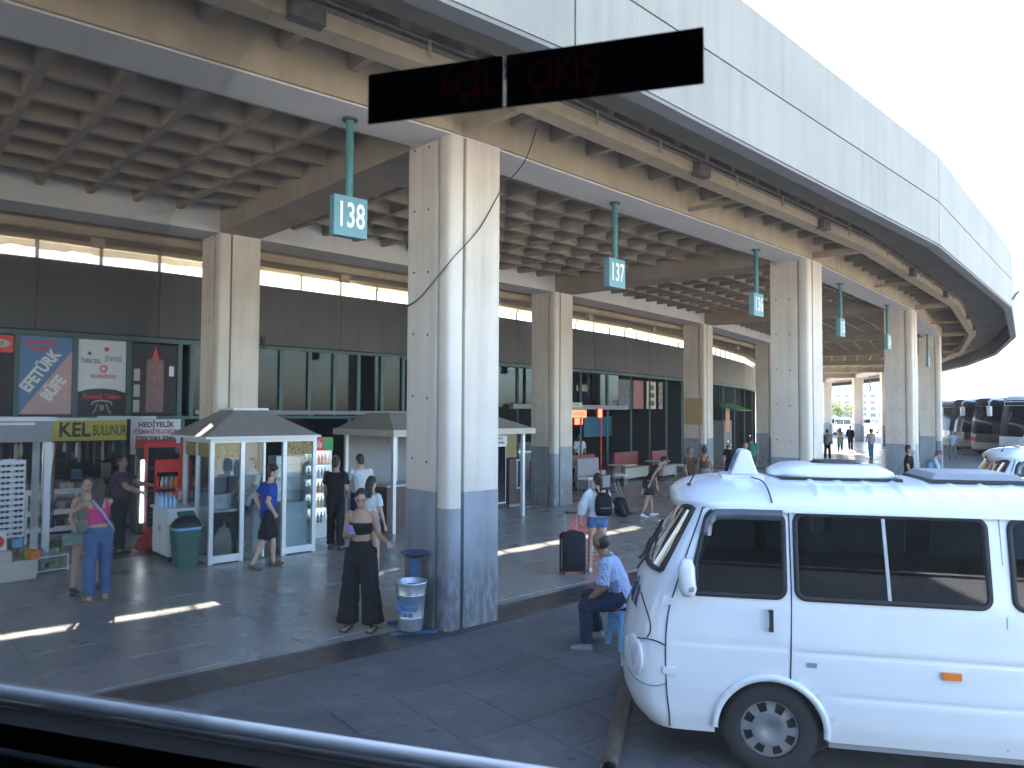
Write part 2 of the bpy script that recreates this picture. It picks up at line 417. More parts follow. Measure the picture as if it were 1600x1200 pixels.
# dark stone band: separate slabs
for k in range(0, 9):
    n = 12 if k < 4 else 3
    for i in range(n):
        a, b = k+i/n+.0004, k+(i+1)/n-.0004
        MB().add([Q(109.86,a,.0015), Q(110.45,a,.0015), Q(110.45,b,.0015), Q(109.86,b,.0015), Q(109.86,a,-.02), Q(110.45,a,-.02), Q(110.45,b,-.02), Q(109.86,b,-.02)],
                 [(0,1,2,3),(0,4,5,1),(1,5,6,2),(2,6,7,3),(3,7,4,0)]).build('band_slab', m_band, platform)

# ================================================================== TERMINAL BUILDING
term = thing('bus_terminal', 'curved grey concrete bus terminal with coffered canopy on square columns', 'building')
KA, KB = -2, 13
def qbar(mb, r0, r1, z0, z1, k0, k1, x0=0.0, x1=0.0):
    return mb.hexa([Q(r1,k0,z0), Q(r1,k1,z0), Q(r0,k1,z0), Q(r0,k0,z0), Q(r1,k0,z1), Q(r1,k1,z1), Q(r0,k1,z1), Q(r0,k0,z1)])
ZB = 5.94
# ---- columns
def col_mesh(z0, z1, ins=0.0):
    i = ins
    return MB().prism([(i,.255),(.255,.255),(.255,i),(.8-i,i),(.8-i,.85-i),(i,.85-i)], z0, z1)
shaft_me = col_mesh(1.63, ZB+.3).mesh('column'); shaft_me.materials.append(m_conc)
base_me = col_mesh(-.02, 1.63, -.003).mesh('painted_base'); base_me.materials.append(m_dado)
def cylm(z0, z1, r=.124, n=28): return MB().loft([(.126,.126,z0),(.126,.126,z1)], [(r,r)]*2, n, (1,0,0), pw=3.4)
pu = cylm(1.44, ZB+.5).mesh('downpipe'); pl = cylm(-.02, 1.44, .126).mesh('painted_downpipe')
for me, m in ((pu, m_pipe), (pl, m_dado)):
    me.materials.append(m)
    for p in me.polygons: p.use_smooth = True
    me.set_sharp_from_angle(angle=R(42))
th = MB()
for j in range(6):
    for y in (.42, .72):
        th.lathe([(.016,0),(.0,.001)], 8, (0,0,0)) if False else None
        th.disc((-.0015, y, 1.98+.78*j + (.03 if y > .5 else 0)), .016, 'x', 8, .006)
th_me = th.mesh('tie_holes'); th_me.materials.append(m_black)
def column(r, k):
    o = bpy.data.objects.new('column', shaft_me); COL.objects.link(o); o.parent = term
    o.location = P(r, k); o.rotation_euler = (0, 0, ang(k))
    for nm, me in (('painted_base', base_me), ('downpipe', pu), ('painted_downpipe', pl), ('tie_holes', th_me)):
        c = bpy.data.objects.new(nm, me); COL.objects.link(c); c.parent = o
        if nm == 'tie_holes': c['kind'] = 'stuff'
    return o
for k in range(-1, 13): column(110.3, k)
for k in range(-1, 12): column(103.3, k)
# ---- main beams
for k in range(KA, KB):
    for (r0, r1, zz) in ((109.62, 110.30, ZB), (102.50, 103.30, ZB)):
        qbar(MB(), r0, r1, zz, 7.0, k, k+1).build('edge_beam', m_beam, term)
    # stained outer face of the outer beam, a shallow upstand a little proud
    qbar(MB(), 110.303, 110.345, ZB+.02, 6.9, k, k+1).build('beam_face', m_tan, term)
    e = .8/(R(5.3)*110)
    mb = MB(); mb.hexa([P(109.62,k,ZB+.006), Q(109.62,k+e,ZB+.006), Q(103.30,k+e*1.06,ZB+.006), P(103.30,k,ZB+.006), P(109.62,k,6.9), Q(109.62,k+e,6.9), Q(103.30,k+e*1.06,6.9), P(103.30,k,6.9)])
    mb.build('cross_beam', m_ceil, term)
# ---- slab over everything
for k in range(KA, KB):
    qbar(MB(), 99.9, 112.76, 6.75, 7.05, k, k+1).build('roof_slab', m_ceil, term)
# ---- coffer ribs (tapered)
def taper_rib(a0, a1, b0, b1, zb, zt):
    """a0,a1 = bottom corner pairs (left,right) at start and end; b.. = top pairs"""
    return MB().hexa([a0[0], a0[1], a1[1], a1[0], b0[0], b0[1], b1[1], b1[0]])
rib_count = 0; far = MB(); NR, NT = 8, 12
ZR, ZS = 6.26, 6.76
def rib_radial(k, r0, r1, wb=.10, wt=.24, zr=ZR):
    f = 1/(R(5.3)*106)
    h, t = wb/2*f, wt/2*f
    return [Q(r1,k-h,zr),Q(r1,k+h,zr),Q(r0,k+h,zr),Q(r0,k-h,zr),Q(r1,k-t,ZS),Q(r1,k+t,ZS),Q(r0,k+t,ZS),Q(r0,k-t,ZS)]
def rib_tang(r, k0, k1, wb=.10, wt=.24, zr=ZR):
    return [Q(r+wb/2,k0,zr),Q(r+wb/2,k1,zr),Q(r-wb/2,k1,zr),Q(r-wb/2,k0,zr),Q(r+wt/2,k0,ZS),Q(r+wt/2,k1,ZS),Q(r-wt/2,k1,ZS),Q(r-wt/2,k0,ZS)]
for k in range(KA, KB):
    k0, k1 = k + .8/(R(5.3)*106), k+.9999
    near = 0 <= k <= 5
    for i in range(1, NT):
        p = rib_radial(k0+(k1-k0)*i/NT, 103.30, 109.62)
        MB().hexa(p).build('rib', m_ceil, term) if near else far.hexa(p)
    for j in range(1, NR):
        p = rib_tang(103.30+(109.62-103.30)*j/NR, k0, k1, zr=ZR+.006)
        MB().hexa(p).build('rib', m_ceil, term) if near else far.hexa(p)
    for i in range(0, 13):
        p = rib_radial(k+(i+.3)/13, 110.35, 111.36, .10, .18, 6.28)
        MB().hexa(p).build('rib', m_ceil, term) if near and k < 6 else far.hexa(p)
struct(far.build('distant_ribs', m_ceil, term), 'stuff')
# ---- cable trough, soffit and fascia outside the columns
for k in range(KA, KB):
    mb = MB(); qbar(mb, 111.35, 111.60, 5.95, 6.10, k, k+1); mb.build('cable_trough', m_tan, term)
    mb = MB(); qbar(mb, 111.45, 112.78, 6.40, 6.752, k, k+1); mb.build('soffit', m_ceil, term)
    MB().tube([Q(111.58,k,6.135), Q(111.58,k+1,6.135)], .04, 6).build('conduit', m_rust, term)
    MB().tube([Q(111.60,k,6.20), Q(111.60,k+1,6.20)], .022, 6).build('conduit', m_rust, term)
    a, b = k+.0008-.07, k+1-.0008-.07
    def fq(r0, r1, z0, z1, mat, nm, mb=None):
        kk0, kk1 = k-.07, k+1-.07
        g = .0012
        def F(r, f, z): return P(r, kk0, z)*(1-f)+P(r, kk1, z)*f
        return MB().hexa([F(r1,g,z0),F(r1,1-g,z0),F(r0,1-g,z0),F(r0,g,z0),F(r1,g,z1),F(r1,1-g,z1),F(r0,1-g,z1),F(r0,g,z1)]).build(nm, mat, term)
    fq(112.86, 113.0, 5.74, 6.525, m_fascia, 'fascia_panel')
    fq(112.86, 113.0, 6.545, 7.40, m_fascia, 'fascia_panel')
    mb = MB()
    def F2(r, f, z): return P(r, k-.07, z)*(1-f)+P(r, k+1-.07, z)*f
    mb.hexa([F2(112.94,0,5.80),F2(112.94,1,5.80),F2(112.78,1,5.80),F2(112.78,0,5.80),F2(112.94,0,7.34),F2(112.94,1,7.34),F2(112.78,1,7.34),F2(112.78,0,7.34)])
    mb.build('fascia_backing', m_joint, term)
    fq(112.80, 112.985, 5.70, 5.737, m_lip, 'drip_edge')
    # struts that carry the trough, one at each column and one in mid bay
    for kk, w in ((k+.02, .10), (k+.52, .05)):
        MB().bar(Q(110.30,kk,6.04), Q(111.38,kk,6.04), w, w*1.3).build('trough_strut', m_tan, term)
    # battered lamp housings on the trough
    for kk in (k+.33, k+.74):
        lamp = MB(); c0, c1 = Q(111.64,kk,6.00), Q(111.64,kk+.03,6.00)
        lamp.bar(c0, c1, .13, .16); lamp.build('lamp_housing', m_rust, term)
    for kk in (k+.12, k+.25, k+.45, k+.6, k+.88):
        MB().bar(Q(111.61,kk,6.03), Q(111.61,kk,6.20), .04, .03).build('clip', m_tan, term)

# ---- the strip behind the inner columns, clerestory gap and shop front wall
for k in range(KA, 6):
    qbar(MB(), 99.95, 100.35, 6.02, 6.752, k, k+1).build('inner_edge_beam', m_tan, term)
    qbar(MB(), 101.2, 101.5, 6.20, 6.752, k, k+1).build('inner_rib', m_ceil, term)
    MB().tube([Q(102.30,k,5.84), Q(102.30,k+1,5.84)], .10, 8).build('service_pipe', m_tan, term, smooth=True)
    for kk in (k+.35, k+.8):
        vb = MB(); vb.bar(Q(102.15,kk,5.66), Q(102.15,kk+.025,5.66), .10, .16); vb.build('vent_box', m_tan, term)
        MB().bar(Q(102.09,kk+.003,5.66), Q(102.09,kk+.022,5.66), .01, .11).build('vent_opening', m_black, term)
    # cladding panels above the shops
    n = 4
    for i in range(n):
        a, b = k+i/n+.0007, k+(i+1)/n-.0007
        qbar(MB(), 99.86, 100.0, 4.20, 5.64, a, b).build('cladding_panel', m_dwall, term)
    qbar(MB(), 99.70, 99.87, 4.16, 5.60, k, k+1).build('cladding_backing', m_joint, term)
    qbar(MB(), 99.80, 100.06, 4.07, 4.165, k, k+1).build('head_rail', m_teal, term)
    for i in range(8):
        kk = k+i/8
        MB().bar(Q(99.93,kk,5.63), Q(99.93,kk,6.03), .05, .05).build('clerestory_post', m_grey, term)
    # flat roof of the shops
    qbar(MB(), 93.0, 99.72, 5.30, 5.56, k, k+1).build('shop_roof', m_roofk, term)
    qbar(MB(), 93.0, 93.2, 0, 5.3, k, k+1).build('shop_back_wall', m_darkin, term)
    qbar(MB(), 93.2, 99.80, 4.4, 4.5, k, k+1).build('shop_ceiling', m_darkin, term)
for k in (2.0, 3.5, 4.0, 4.9, 6.0):
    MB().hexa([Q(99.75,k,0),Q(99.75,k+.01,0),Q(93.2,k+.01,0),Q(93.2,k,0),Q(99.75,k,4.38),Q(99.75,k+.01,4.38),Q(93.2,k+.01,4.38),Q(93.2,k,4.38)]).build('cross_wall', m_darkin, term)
for (ka, kb, gm_) in ((-1, 1.13, glass('sun_dimming_glass', (.26,.245,.22), .3)), (1.56, 5.99, glass('weaker_sun_dimming_glass', (.44,.42,.38), .3))):  # tinted panes added across the gap to dim the sun streaks
    k = ka
    while k < kb-.01:
        k2 = min(math.floor(k*8+1.001)/8, kb)
        MB().add([Q(99.90,k,5.62),Q(99.90,k2,5.62),Q(99.90,k2,6.05),Q(99.90,k,6.05)],[(0,1,2,3)]).build('sun_dimming_pane', gm_, term); k = k2
# dirty plastic sheet hanging in ragged strips in the gap
rnd = random.Random(3)
for (ka, kb, full) in ((-.5, 1.13, 0), (1.13, 1.56, 1), (1.56, 3.02, 0), (3.06, 4.0, 0)):  # full stretch drawn out leftwards to keep sun off the kiosk roof
    mb = MB(); n = int((kb-ka)*70); o = []
    for i in range(n+1):
        kk = ka+(kb-ka)*i/n; d = .40 if full else .09 + .05*abs(math.sin(i*.37)) + rnd.uniform(0, .04) + (.07 if kb < 1.2 else 0)  # extra drop on the left strips added to thin the sun streak
        w = rnd.uniform(-.012, .012)
        mb.v += [tuple(Q(99.99+w,kk,6.04)), tuple(Q(100.0-w,kk,6.04-d))]
    mb.f += [(2*i, 2*i+1, 2*i+3, 2*i+2) for i in range(n)]
    mb.build('plastic_sheet', m_tarp, term)

# ---- hanging bay numbers
def bay_sign(num, k, where):
    t = thing('bay_number_sign', f'teal hanging sign reading {num}, {where}', 'sign', Q(109.92,k,0), bayang(k), 'bay number signs')
    MB().tube([(0,0,5.03),(0,0,ZB)], .045, 12).build('pole', m_tealp, t, smooth=True)
    MB().lathe([(.0,ZB-.022),(.09,ZB-.022),(.09,ZB),(0,ZB)], 12).build('ceiling_flange', m_rust, t)
    MB().box(-.21,.21,-.055,.055,4.57,5.03).build('panel', m_sign, t, bevel=.006)
    for s in (-1, 1):
        text(num, .40, m_signw, t, (0, s*.058, 4.80), (R(90), 0, 0 if s < 0 else math.pi), sx=.60, bold=.006, name='number')
WHERE = ('left of the nearest column and largest of all', 'right of the nearest column', 'just left of the second outer column', 'just right of the second outer column', 'left of the third outer column',
         'behind the third outer column', 'on a dark pole beside the fourth outer column', 'past the fourth outer column', 'small and far past the fourth column', 'far off in the gap by the second column',
         'tiny, left of the farthest visible column', 'tiny, right of the farthest visible column', 'tiny, at the far end of the canopy')
for i, k in enumerate((.89, 1.37, 1.84, 2.36, 2.84, 3.34, 3.86, 4.36, 4.86, 5.4, 6.4, 7.0, 7.6)):
    bay_sign(str(138-i), k, WHERE[i])

# ---- sagging cable across the near column
cab = MB()
c0 = P(111.2,1.055,5.9); 
loc = lambda x, y, z: P(110.3,1) + Matrix.Rotation(ang(1),3,'Z') @ Vector((x,y,z))
pts = [c0, loc(.9,-.35,5.72), loc(.81,-.03,5.42), loc(.45,-.02,4.86), loc(.02,-.03,4.42), loc(-.03,.3,4.16), loc(-.02,.6,4.0), loc(-.02,.86,3.93)]
def smooth_pts(pts, n=6):
    out = []
    for i in range(len(pts)-1):
        p0, p1, p2, p3 = pts[max(i-1,0)], pts[i], pts[i+1], pts[min(i+2,len(pts)-1)]
        for j in range(n):
            t = j/n
            out.append(.5*((2*p1)+(p2-p0)*t+(2*p0-5*p1+4*p2-p3)*t*t+(3*p1-p0-3*p2+p3)*t**3))
    out.append(pts[-1]); return out
cab.tube(smooth_pts(pts), .007, 6)
tag(cab.build('hanging_cable', m_black), 'thin black cable sagging diagonally across the nearest concrete column', 'cable')
# ================================================================== SHOP FRONT (frame: r=100, x along the ring, y inwards)
SK = .9
SA = ang(SK); SO = P(100, SK)
RS = Matrix.Rotation(SA, 3, 'Z')
def S(x, y, z=0): return SO + RS @ Vector((x, y, z))
# teal shop-front framing as part of the building
fr = lambda: bpy.data.objects
def tparts(name, mat, boxes):
    for b in boxes:
        o = MB().box(*b).build(name, mat, term, SO, SA)
# posts between the posters and windows, rails
tparts('facade_post', m_teal, [(x-.045, x+.045, -.08, .04, 2.45, 4.07) for x in (-2.65, -1.71, -.70, .32, 1.36, 1.62, 3.0, 3.75, 4.5, 5.2, 5.9, 6.62, 7.3, 8.2)])
tparts('facade_rail', m_teal, [(-4.5, 8.4, -.07, .05, 2.40, 2.47)])
tparts('facade_rail', m_grey, [(1.7, 8.4, -.12, .10, 2.50, 2.60)])
tparts('facade_post', m_teal, [(1.36, 1.48, -.10, .04, 0, 2.40), (.22, .30, -.06, .04, 0, 2.40), (-4.6, -4.5, -.06, .04, 0, 2.40), (3.3, 3.4, -.06, .04, 0, 2.40), (5.6, 5.7, -.06, .04, 0, 2.40), (7.9, 8.0, -.06, .04, 0, 2.40)])
for (a, b) in ((1.66,2.96),(3.04,3.71),(3.79,4.46),(4.54,5.16),(5.24,5.86),(5.94,6.58),(6.66,7.26)):
    MB().box(a, b, -.012, -.004, 2.60, 4.07).build('window_pane', m_dglass, term, SO, SA)
# partition walls inside the shops
for x in (1.42, 3.35, 7.95):
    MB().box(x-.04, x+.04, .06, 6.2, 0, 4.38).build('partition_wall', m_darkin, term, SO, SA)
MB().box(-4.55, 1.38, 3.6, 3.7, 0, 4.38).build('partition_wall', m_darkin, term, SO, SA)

def flat_sign(name, label, x0, x1, z0, z1, mat, y=-.03, cat='sign', th=.03, group=None):
    t = thing(name, label, cat, S((x0+x1)/2, y, 0), SA, group)
    w = (x1-x0)/2
    MB().box(-w, w, -th/2, th/2, z0, z1).build('panel', mat, t)
    return t
# posters above the shops
t = flat_sign('poster', 'diagonal blue and pink poster reading EFETÜRK BÜFE above the kiosk', -1.66, -.75, 2.50, 4.05, m_blue, cat='poster')
MB().prism_y([(-.453,2.502),(.453,2.502),(.453,3.80)], -.020, -.016).build('pink_half', m_pinkp, t)
d = math.atan2(1.30,.906)
text('EFETÜRK', .30, m_signw, t, (-.10,-.024,3.36), (R(90), -d, 0), sx=.78, bold=.012)
text('BÜFE', .30, m_signw, t, (.14,-.024,3.02), (R(90), -d, 0), sx=.78, bold=.012)
text('SULTAN BÜFE', .10, m_brred, t, (-.12,-.024,3.93), (R(90),0,0), sx=.9, bold=.004)
text('MODERN', .09, m_brred, t, (-.12,-.024,3.80), (R(90),0,0), sx=.9, bold=.004)
text('ÇEŞİTLERİ SEVEN', .09, m_cream, t, (.12,-.024,2.72), (R(90),R(8),0), sx=.7)
t = flat_sign('poster', 'white poster with TURKCELL, avea and vodafone names and a telephone', -.64, .26, 2.50, 4.05, m_white, cat='poster')
MB().prism_y([(-.447,2.502),(.447,2.502),(.447,2.96),(.25,3.02),(0,3.04),(-.25,3.02),(-.447,2.96)], -.020, -.016).build('black_panel', m_black, t)
text('TURKCELL', .13, m_navy, t, (-.22,-.022,3.60), sx=.62, bold=.002)
text('avea', .24, m_blue, t, (.20,-.022,3.68), sx=.8)
text('vodafone', .17, m_brred, t, (.02,-.022,3.30), sx=.8)
text('Kontörlü Telefon', .15, m_brred, t, (0,-.024,2.87), sx=.68, bold=.003)
MB().lathe([(.045,0),(.075,0),(.075,.006),(.045,.006)], 16).build('ring_mark', m_brred, t, (.02,-.018,3.45), rot=(R(90),0,0))
MB().lathe([(.0,0),(.05,0),(.05,.006),(0,.006)], 12).build('round_mark', m_brred, t, (.07,-.018,3.86), rot=(R(90),0,0))
MB().disc((-.25,-.02,3.76), .035, 'y', 10, .006).build('round_mark', m_navy, t)
ph = MB().tube([(-.19,0,2.70),(-.17,0,2.76),(0,0,2.79),(.17,0,2.76),(.19,0,2.70)], .016, 6)
ph.tube([(-.08,0,2.72),(-.12,0,2.60),(-.17,0,2.52)], .010, 6); ph.tube([(.08,0,2.72),(.12,0,2.60),(.17,0,2.52)], .010, 6)
for x in (-.03, 0, .03): ph.tube([(x,0,2.58),(x,0,2.70)], .008, 6)
ph.build('telephone_drawing', m_cream, t, (0,-.026,0))
m_jar = blotch('candy_print', [(.42,.30,.26),(.16,.07,.09),(.30,.16,.12),(.10,.09,.16)], 26)
t = flat_sign('poster', 'dark poster showing a tall pink packet with a red cone top', .38, 1.30, 2.50, 4.02, m_darkin, cat='poster')
MB().prism_y([(-.17,2.55),(.19,2.55),(.19,3.62),(.16,3.70),(-.14,3.70),(-.17,3.62)], -.021,-.016).build('packet_print', m_jar, t)
MB().prism_y([(-.06,3.70),(.08,3.70),(.02,3.97)], -.021,-.016).build('red_cone', m_brred, t)
for z in (2.55, 2.88, 3.22): MB().box(-.42,-.30,-.020,-.016,z,z+.26).build('small_picture', m_cream, t)
MB().box(.30,.40,-.020,-.016,3.34,3.56).build('small_picture', m_white, t)
t = flat_sign('poster', 'dark poster with a red headed panel at the far left edge', -2.60, -1.76, 2.50, 4.05, m_darkin, cat='poster')
MB().box(-.41,.41,-.021,-.016,3.70,4.03).build('red_header', m_brred, t)
MB().ell((.05,-.02,3.87),(.33,.006,.10),16,6).build('cream_oval', m_cream, t)
text('buen', .18, m_black, t, (.05,-.03,3.87), sx=1, shear=.3)
# shop signs
t = flat_sign('shop_sign', 'long yellow sign reading KEL BULUNUR over the gift shop', -3.7, .22, 1.97, 2.38, m_yellow, y=-.32)
MB().box(-1.96,1.96,-.02,.02,2.38,2.43).build('top_trim', m_white, t)
text('KEL', .40, m_darkin, t, (1.00,-.018,2.18), sx=.86, bold=.010)
text('BULUNUR', .30, m_darkin, t, (1.64,-.018,2.165), sx=.46, bold=.003)
t = flat_sign('shop_sign', 'white sign listing HEDİYELİK, PİŞMANİYE-LOKUM and ŞEKERLEME in black and red', .31, 1.32, 1.66, 2.40, m_white, y=-.30)
text('HEDİYELİK', .15, m_darkin, t, (0,-.018,2.28), sx=.95, bold=.004)
text('PİŞMANİYE-LOKUM', .125, m_red, t, (0,-.018,2.13), sx=.80, bold=.004)
text('ŞEKERLEME', .16, m_darkin, t, (0,-.018,1.97), sx=1.0, bold=.005)
text('KONYA ŞEKERİ', .14, m_red, t, (0,-.018,1.81), sx=.85, bold=.004)
t = flat_sign('shop_sign', 'small yellow panel beside the red fridge', .40, .78, 1.18, 1.64, m_yellow, y=-.36)
MB().ell((0,-.018,1.40),(.13,.005,.10),14,6).build('dark_print', m_brown, t)
flat_sign('shop_sign', 'thin pale light strip mounted below the telephone poster', -.35, .78, 2.405, 2.465, m_white, y=-.40)

# ---- gift shop goods
m_goods = blotch('goods_print', [(.30,.20,.10),(.35,.06,.05),(.10,.14,.30),(.40,.36,.30),(.06,.06,.06),(.25,.22,.05)], 9)
m_goods2 = blotch('candy_box_print', [(.50,.10,.30),(.10,.35,.20),(.55,.45,.08),(.12,.20,.50),(.45,.08,.06)], 14)
rg = random.Random(11)
tones = [m_darkin, m_grey, m_cream, m_navy, m_brown, m_white]
for i in range(38):
    x = -3.6 + i*.103; h = rg.uniform(.20, .48)
    o = MB().loft([(0,0,0),(0,.01,-h*.5),(0,0,-h)], [(.014,.02),(.035,.02),(.028,.015)], 8).build('hanging_pouch', tones[rg.randrange(6)], None, S(x, .1+rg.uniform(-.15,.3), 1.93), SA+rg.uniform(-.6,.6))
    tag(o, 'small pouch or strap hanging in the row under the yellow sign', 'goods', 'goods hanging in the gift shop')
def shelf_stand(x, y, w, dp, levels, label, group=None):
    t = thing('display_shelf', label, 'shelf', S(x, y), SA)
    for s in (-1, 1):
        for q in (0, 1): MB().box(s*(w/2-.02)-.02, s*(w/2-.02)+.02, q*(dp-.04), q*(dp-.04)+.04, 0, levels[-1]+.05).build('post', m_alu, t)
    for z in levels:
        MB().box(-w/2, w/2, 0, dp, z-.03, z).build('shelf_board', m_white, t)
        MB().box(-w/2, w/2, -.015, 0, z-.05, z+.05).build('shelf_lip', m_alu, t)
    return t
shelf_stand(-1.05, -.35, 1.0, .5, (.25, .58, .98), 'low white display shelf with snacks in front of the gift shop')
for z in (.25, .58, .98):
    for i in range(7):
        x = -1.45+i*.135; h = rg.uniform(.10,.17)
        o = MB().box(-.055,.055,-.07,.07,0,h).build('snack_box', (m_goods, m_goods2, m_brown, m_cream)[rg.randrange(4)], None, S(x,-.16,z+.004), SA+rg.uniform(-.2,.2), bevel=.006)
        tag(o, 'small snack box on the low white display shelf', 'snack box', 'snacks on the display shelf')
t = thing('counter', 'long shop counter with dark front and pale top inside the gift shop', 'counter', S(-1.3,.65), SA)
MB().box(-2.2,1.2,0,.6,0,.92).build('front', m_darkin, t); MB().box(-2.25,1.25,-.05,.65,.921,.97).build('worktop', m_cream, t)
MB().box(-1.1,1.1,.02,.5,.972,1.25).build('glass_case', m_glass, t)
for i in range(12):
    o = MB().box(-.07,.07,-.1,.1,0,rg.uniform(.05,.16)).build('packaged_goods', (m_goods, m_goods2, m_lblue, m_cream)[rg.randrange(4)], None, S(-2.3+i*.19,.95,.974), SA+rg.uniform(-.3,.3), bevel=.006)
    tag(o, 'packaged goods on the gift shop counter', 'goods', 'goods on the counter')
for j, z in enumerate((.4,.9,1.4,1.9,2.4)):
    t = thing('wall_shelf', f'dark wall shelf at the back of the gift shop, {("lowest","second from the bottom","middle","second from the top","topmost")[j]} of five', 'shelf', S(-1.5,3.3,z), SA, 'shelves at the back of the gift shop')
    MB().box(-2.9,2.7,0,.28,-.02,0).build('shelf_board', m_brown, t)
for i in range(34):
    z = (.4,.9,1.4,1.9)[i % 4]
    o = MB().box(-.1,.1,-.08,.08,0,rg.uniform(.15,.36)).build('carton', (m_goods, m_goods2, m_lblue, m_yellow, m_cream)[rg.randrange(5)], None, S(-4.2+(i//4)*.62+rg.uniform(-.05,.05),3.42,z+.003), SA, bevel=.008)
    tag(o, 'carton standing on the back shelves of the gift shop', 'carton', 'cartons on the back shelves')
t = thing('display_lamp', 'bright bluish light tube under the gift shop counter edge', 'lamp', S(-1.0,.60,.90), SA)
MB().box(-.75,.75,-.02,.02,-.015,.015).build('tube', M('lit_tube',(.85,.92,1),.4,emit=1.6,var=0), t); MB().box(-.78,.78,-.022,.045,.016,.02).build('fitting', m_alu, t)
# white carrier bag
tag(MB().loft([(0,0,0),(0,.01,.12),(.01,0,.26),(0,0,.34)], [(.12,.06),(.15,.08),(.10,.05),(.03,.03)], 12).build('carrier_bag', m_white, None, S(-1.22,-.52,.78), SA, smooth='all'), 'white plastic carrier bag hanging at the display shelf', 'bag')

# ---- sunglasses stand at the left edge
t = thing('sunglasses_kiosk', 'white framed sunglasses stall with a grey boxy canopy at the left edge', 'stall', S(-2.9,-2.9), SA)
MB().box(-2.0,1.26,-.10,.95,2.06,2.40).build('canopy', m_grey, t, bevel=.01)
MB().box(-2.05,1.30,-.16,1.0,2.402,2.47).build('canopy_cap', m_white, t)
MB().box(-2.0,1.0,-.125,-.102,2.34,2.38).build('light_strip', m_white, t)
for x, y in ((1.20,.85),(1.20,-.05),(-1.9,.85),(-1.9,-.05)):
    MB().box(x-.05,x+.05,y-.05,y+.05,0,2.058).build('post', m_white, t)
cm = MB(); n = 14
for i in range(n+1):
    x = 1.27+.05*math.sin(i*1.9); y = -.03 + .62*i/n
    cm.v += [(x,y,2.04),(x+.03*math.sin(i*2.3),y,.62)]
cm.f += [(2*i,2*i+1,2*i+3,2*i+2) for i in range(n)]
cm.build('plastic_curtain', glass('curtain_plastic', (.55,.57,.58), .5, .25), t, smooth='all')
t = thing('display_rack', 'white tall rotating rack of sunglasses at the left edge', 'display rack', S(-2.35,-2.95), SA+.15)
MB().tube([(0,0,0),(0,0,1.80)], .03, 10).build('pole', m_grey, t)
MB().lathe([(0,0),(.26,0),(.26,.03),(.03,.06),(0,.06)], 20).build('foot', m_grey, t)
MB().box(-.30,.30,-.20,-.185,.55,1.78).build('display_panel', m_white, t); MB().box(-.30,.30,.185,.20,.55,1.78).build('display_panel', m_white, t)
MB().box(-.30,-.285,-.184,.184,.55,1.78).build('display_panel', m_white, t); MB().box(.285,.30,-.184,.184,.55,1.78).build('display_panel', m_white, t)
gm = MB()
for s in (-1,1):
    gm.ell((s*.034,0,0),(.029,.006,.021),10,6); gm.bar((s*.064,0,.008),(s*.066,.075,.004),.004,.006)
gm.bar((-.01,0,.008),(.01,0,.008),.004,.006)
g_me = gm.mesh('sunglasses'); g_me.materials.append(m_black)
for i in range(13):
    for j in range(3):
        o = bpy.data.objects.new('sunglasses', g_me); COL.objects.link(o)
        p = Vector((-.19+j*.19, -.265, .62+i*.09)); p = S(-2.35,-2.95) + Matrix.Rotation(SA+.15,3,'Z') @ p
        o.location = p; o.rotation_euler = (0,0,SA+.15)
        tag(o, 'pair of dark sunglasses on the white rotating rack', 'sunglasses', 'sunglasses on the rack')
t = thing('display_plinth', 'white stepped plinth of toys at the left edge', 'plinth', S(-2.55,-3.62), SA+.1)
MB().box(-.7,.55,-.30,.30,0,.30).build('lower_step', m_cream, t, bevel=.008); MB().box(-.7,.22,-.30,.30,.301,.46).build('upper_step', m_cream, t, bevel=.008)
t = thing('toy_box', 'white toy box with a round red picture on the plinth', 'toy box', S(-2.5,-3.72,.465), SA+.1)
MB().box(-.13,.13,-.08,.08,0,.30).build('carton', m_white, t); MB().disc((0,-.084,.13),.10,'y',18,.006).build('round_picture', m_brred, t)
toys = ((-2.20,-3.60,.465,m_lblue,'light blue toy box on the plinth'), (-2.12,-3.5,.302,m_goods2,'patterned toy box on the lower step of the plinth'), (-2.05,-3.72,.302,m_yellow,'yellow toy box on the lower step of the plinth'), (-2.02,-3.84,.302,m_orange,'orange toy box at the front of the plinth step'))
for x, y, z, m, lb in toys:
    tag(MB().box(-.065,.065,-.06,.06,0,.13).build('toy_box', m, None, S(x,y,z), SA+rg.uniform(-.4,.4), bevel=.01), lb, 'toy box')
t = thing('toy_tray', 'two tier low tray of colourful toys on the floor by the plinth', 'tray', S(-1.72,-3.3), SA+.2)
for z in (.04,.26): MB().box(-.24,.24,-.2,.2,z-.02,z).build('tray_board', m_white, t)
for s in (-1,1): MB().box(s*.23-.01,s*.23+.01,-.19,.19,0,.24).build('side', m_white, t)
for i in range(14):
    z = (.042,.262)[i % 2]; x = -.19+(i//2)*.062
    p = S(-1.72,-3.3,z) + Matrix.Rotation(SA+.2,3,'Z') @ Vector((x, rg.uniform(-.16,.1), 0))
    o = MB().ell((0,0,.05),(.035,.035,.05),8,6).build('small_toy', (m_goods2,m_green2,m_orange,m_yellow,m_lblue,m_brred)[rg.randrange(6)], None, p, rg.uniform(0,6), smooth='all')
    tag(o, 'small bright toy on the two tier tray by the plinth', 'toy', 'toys on the low tray')

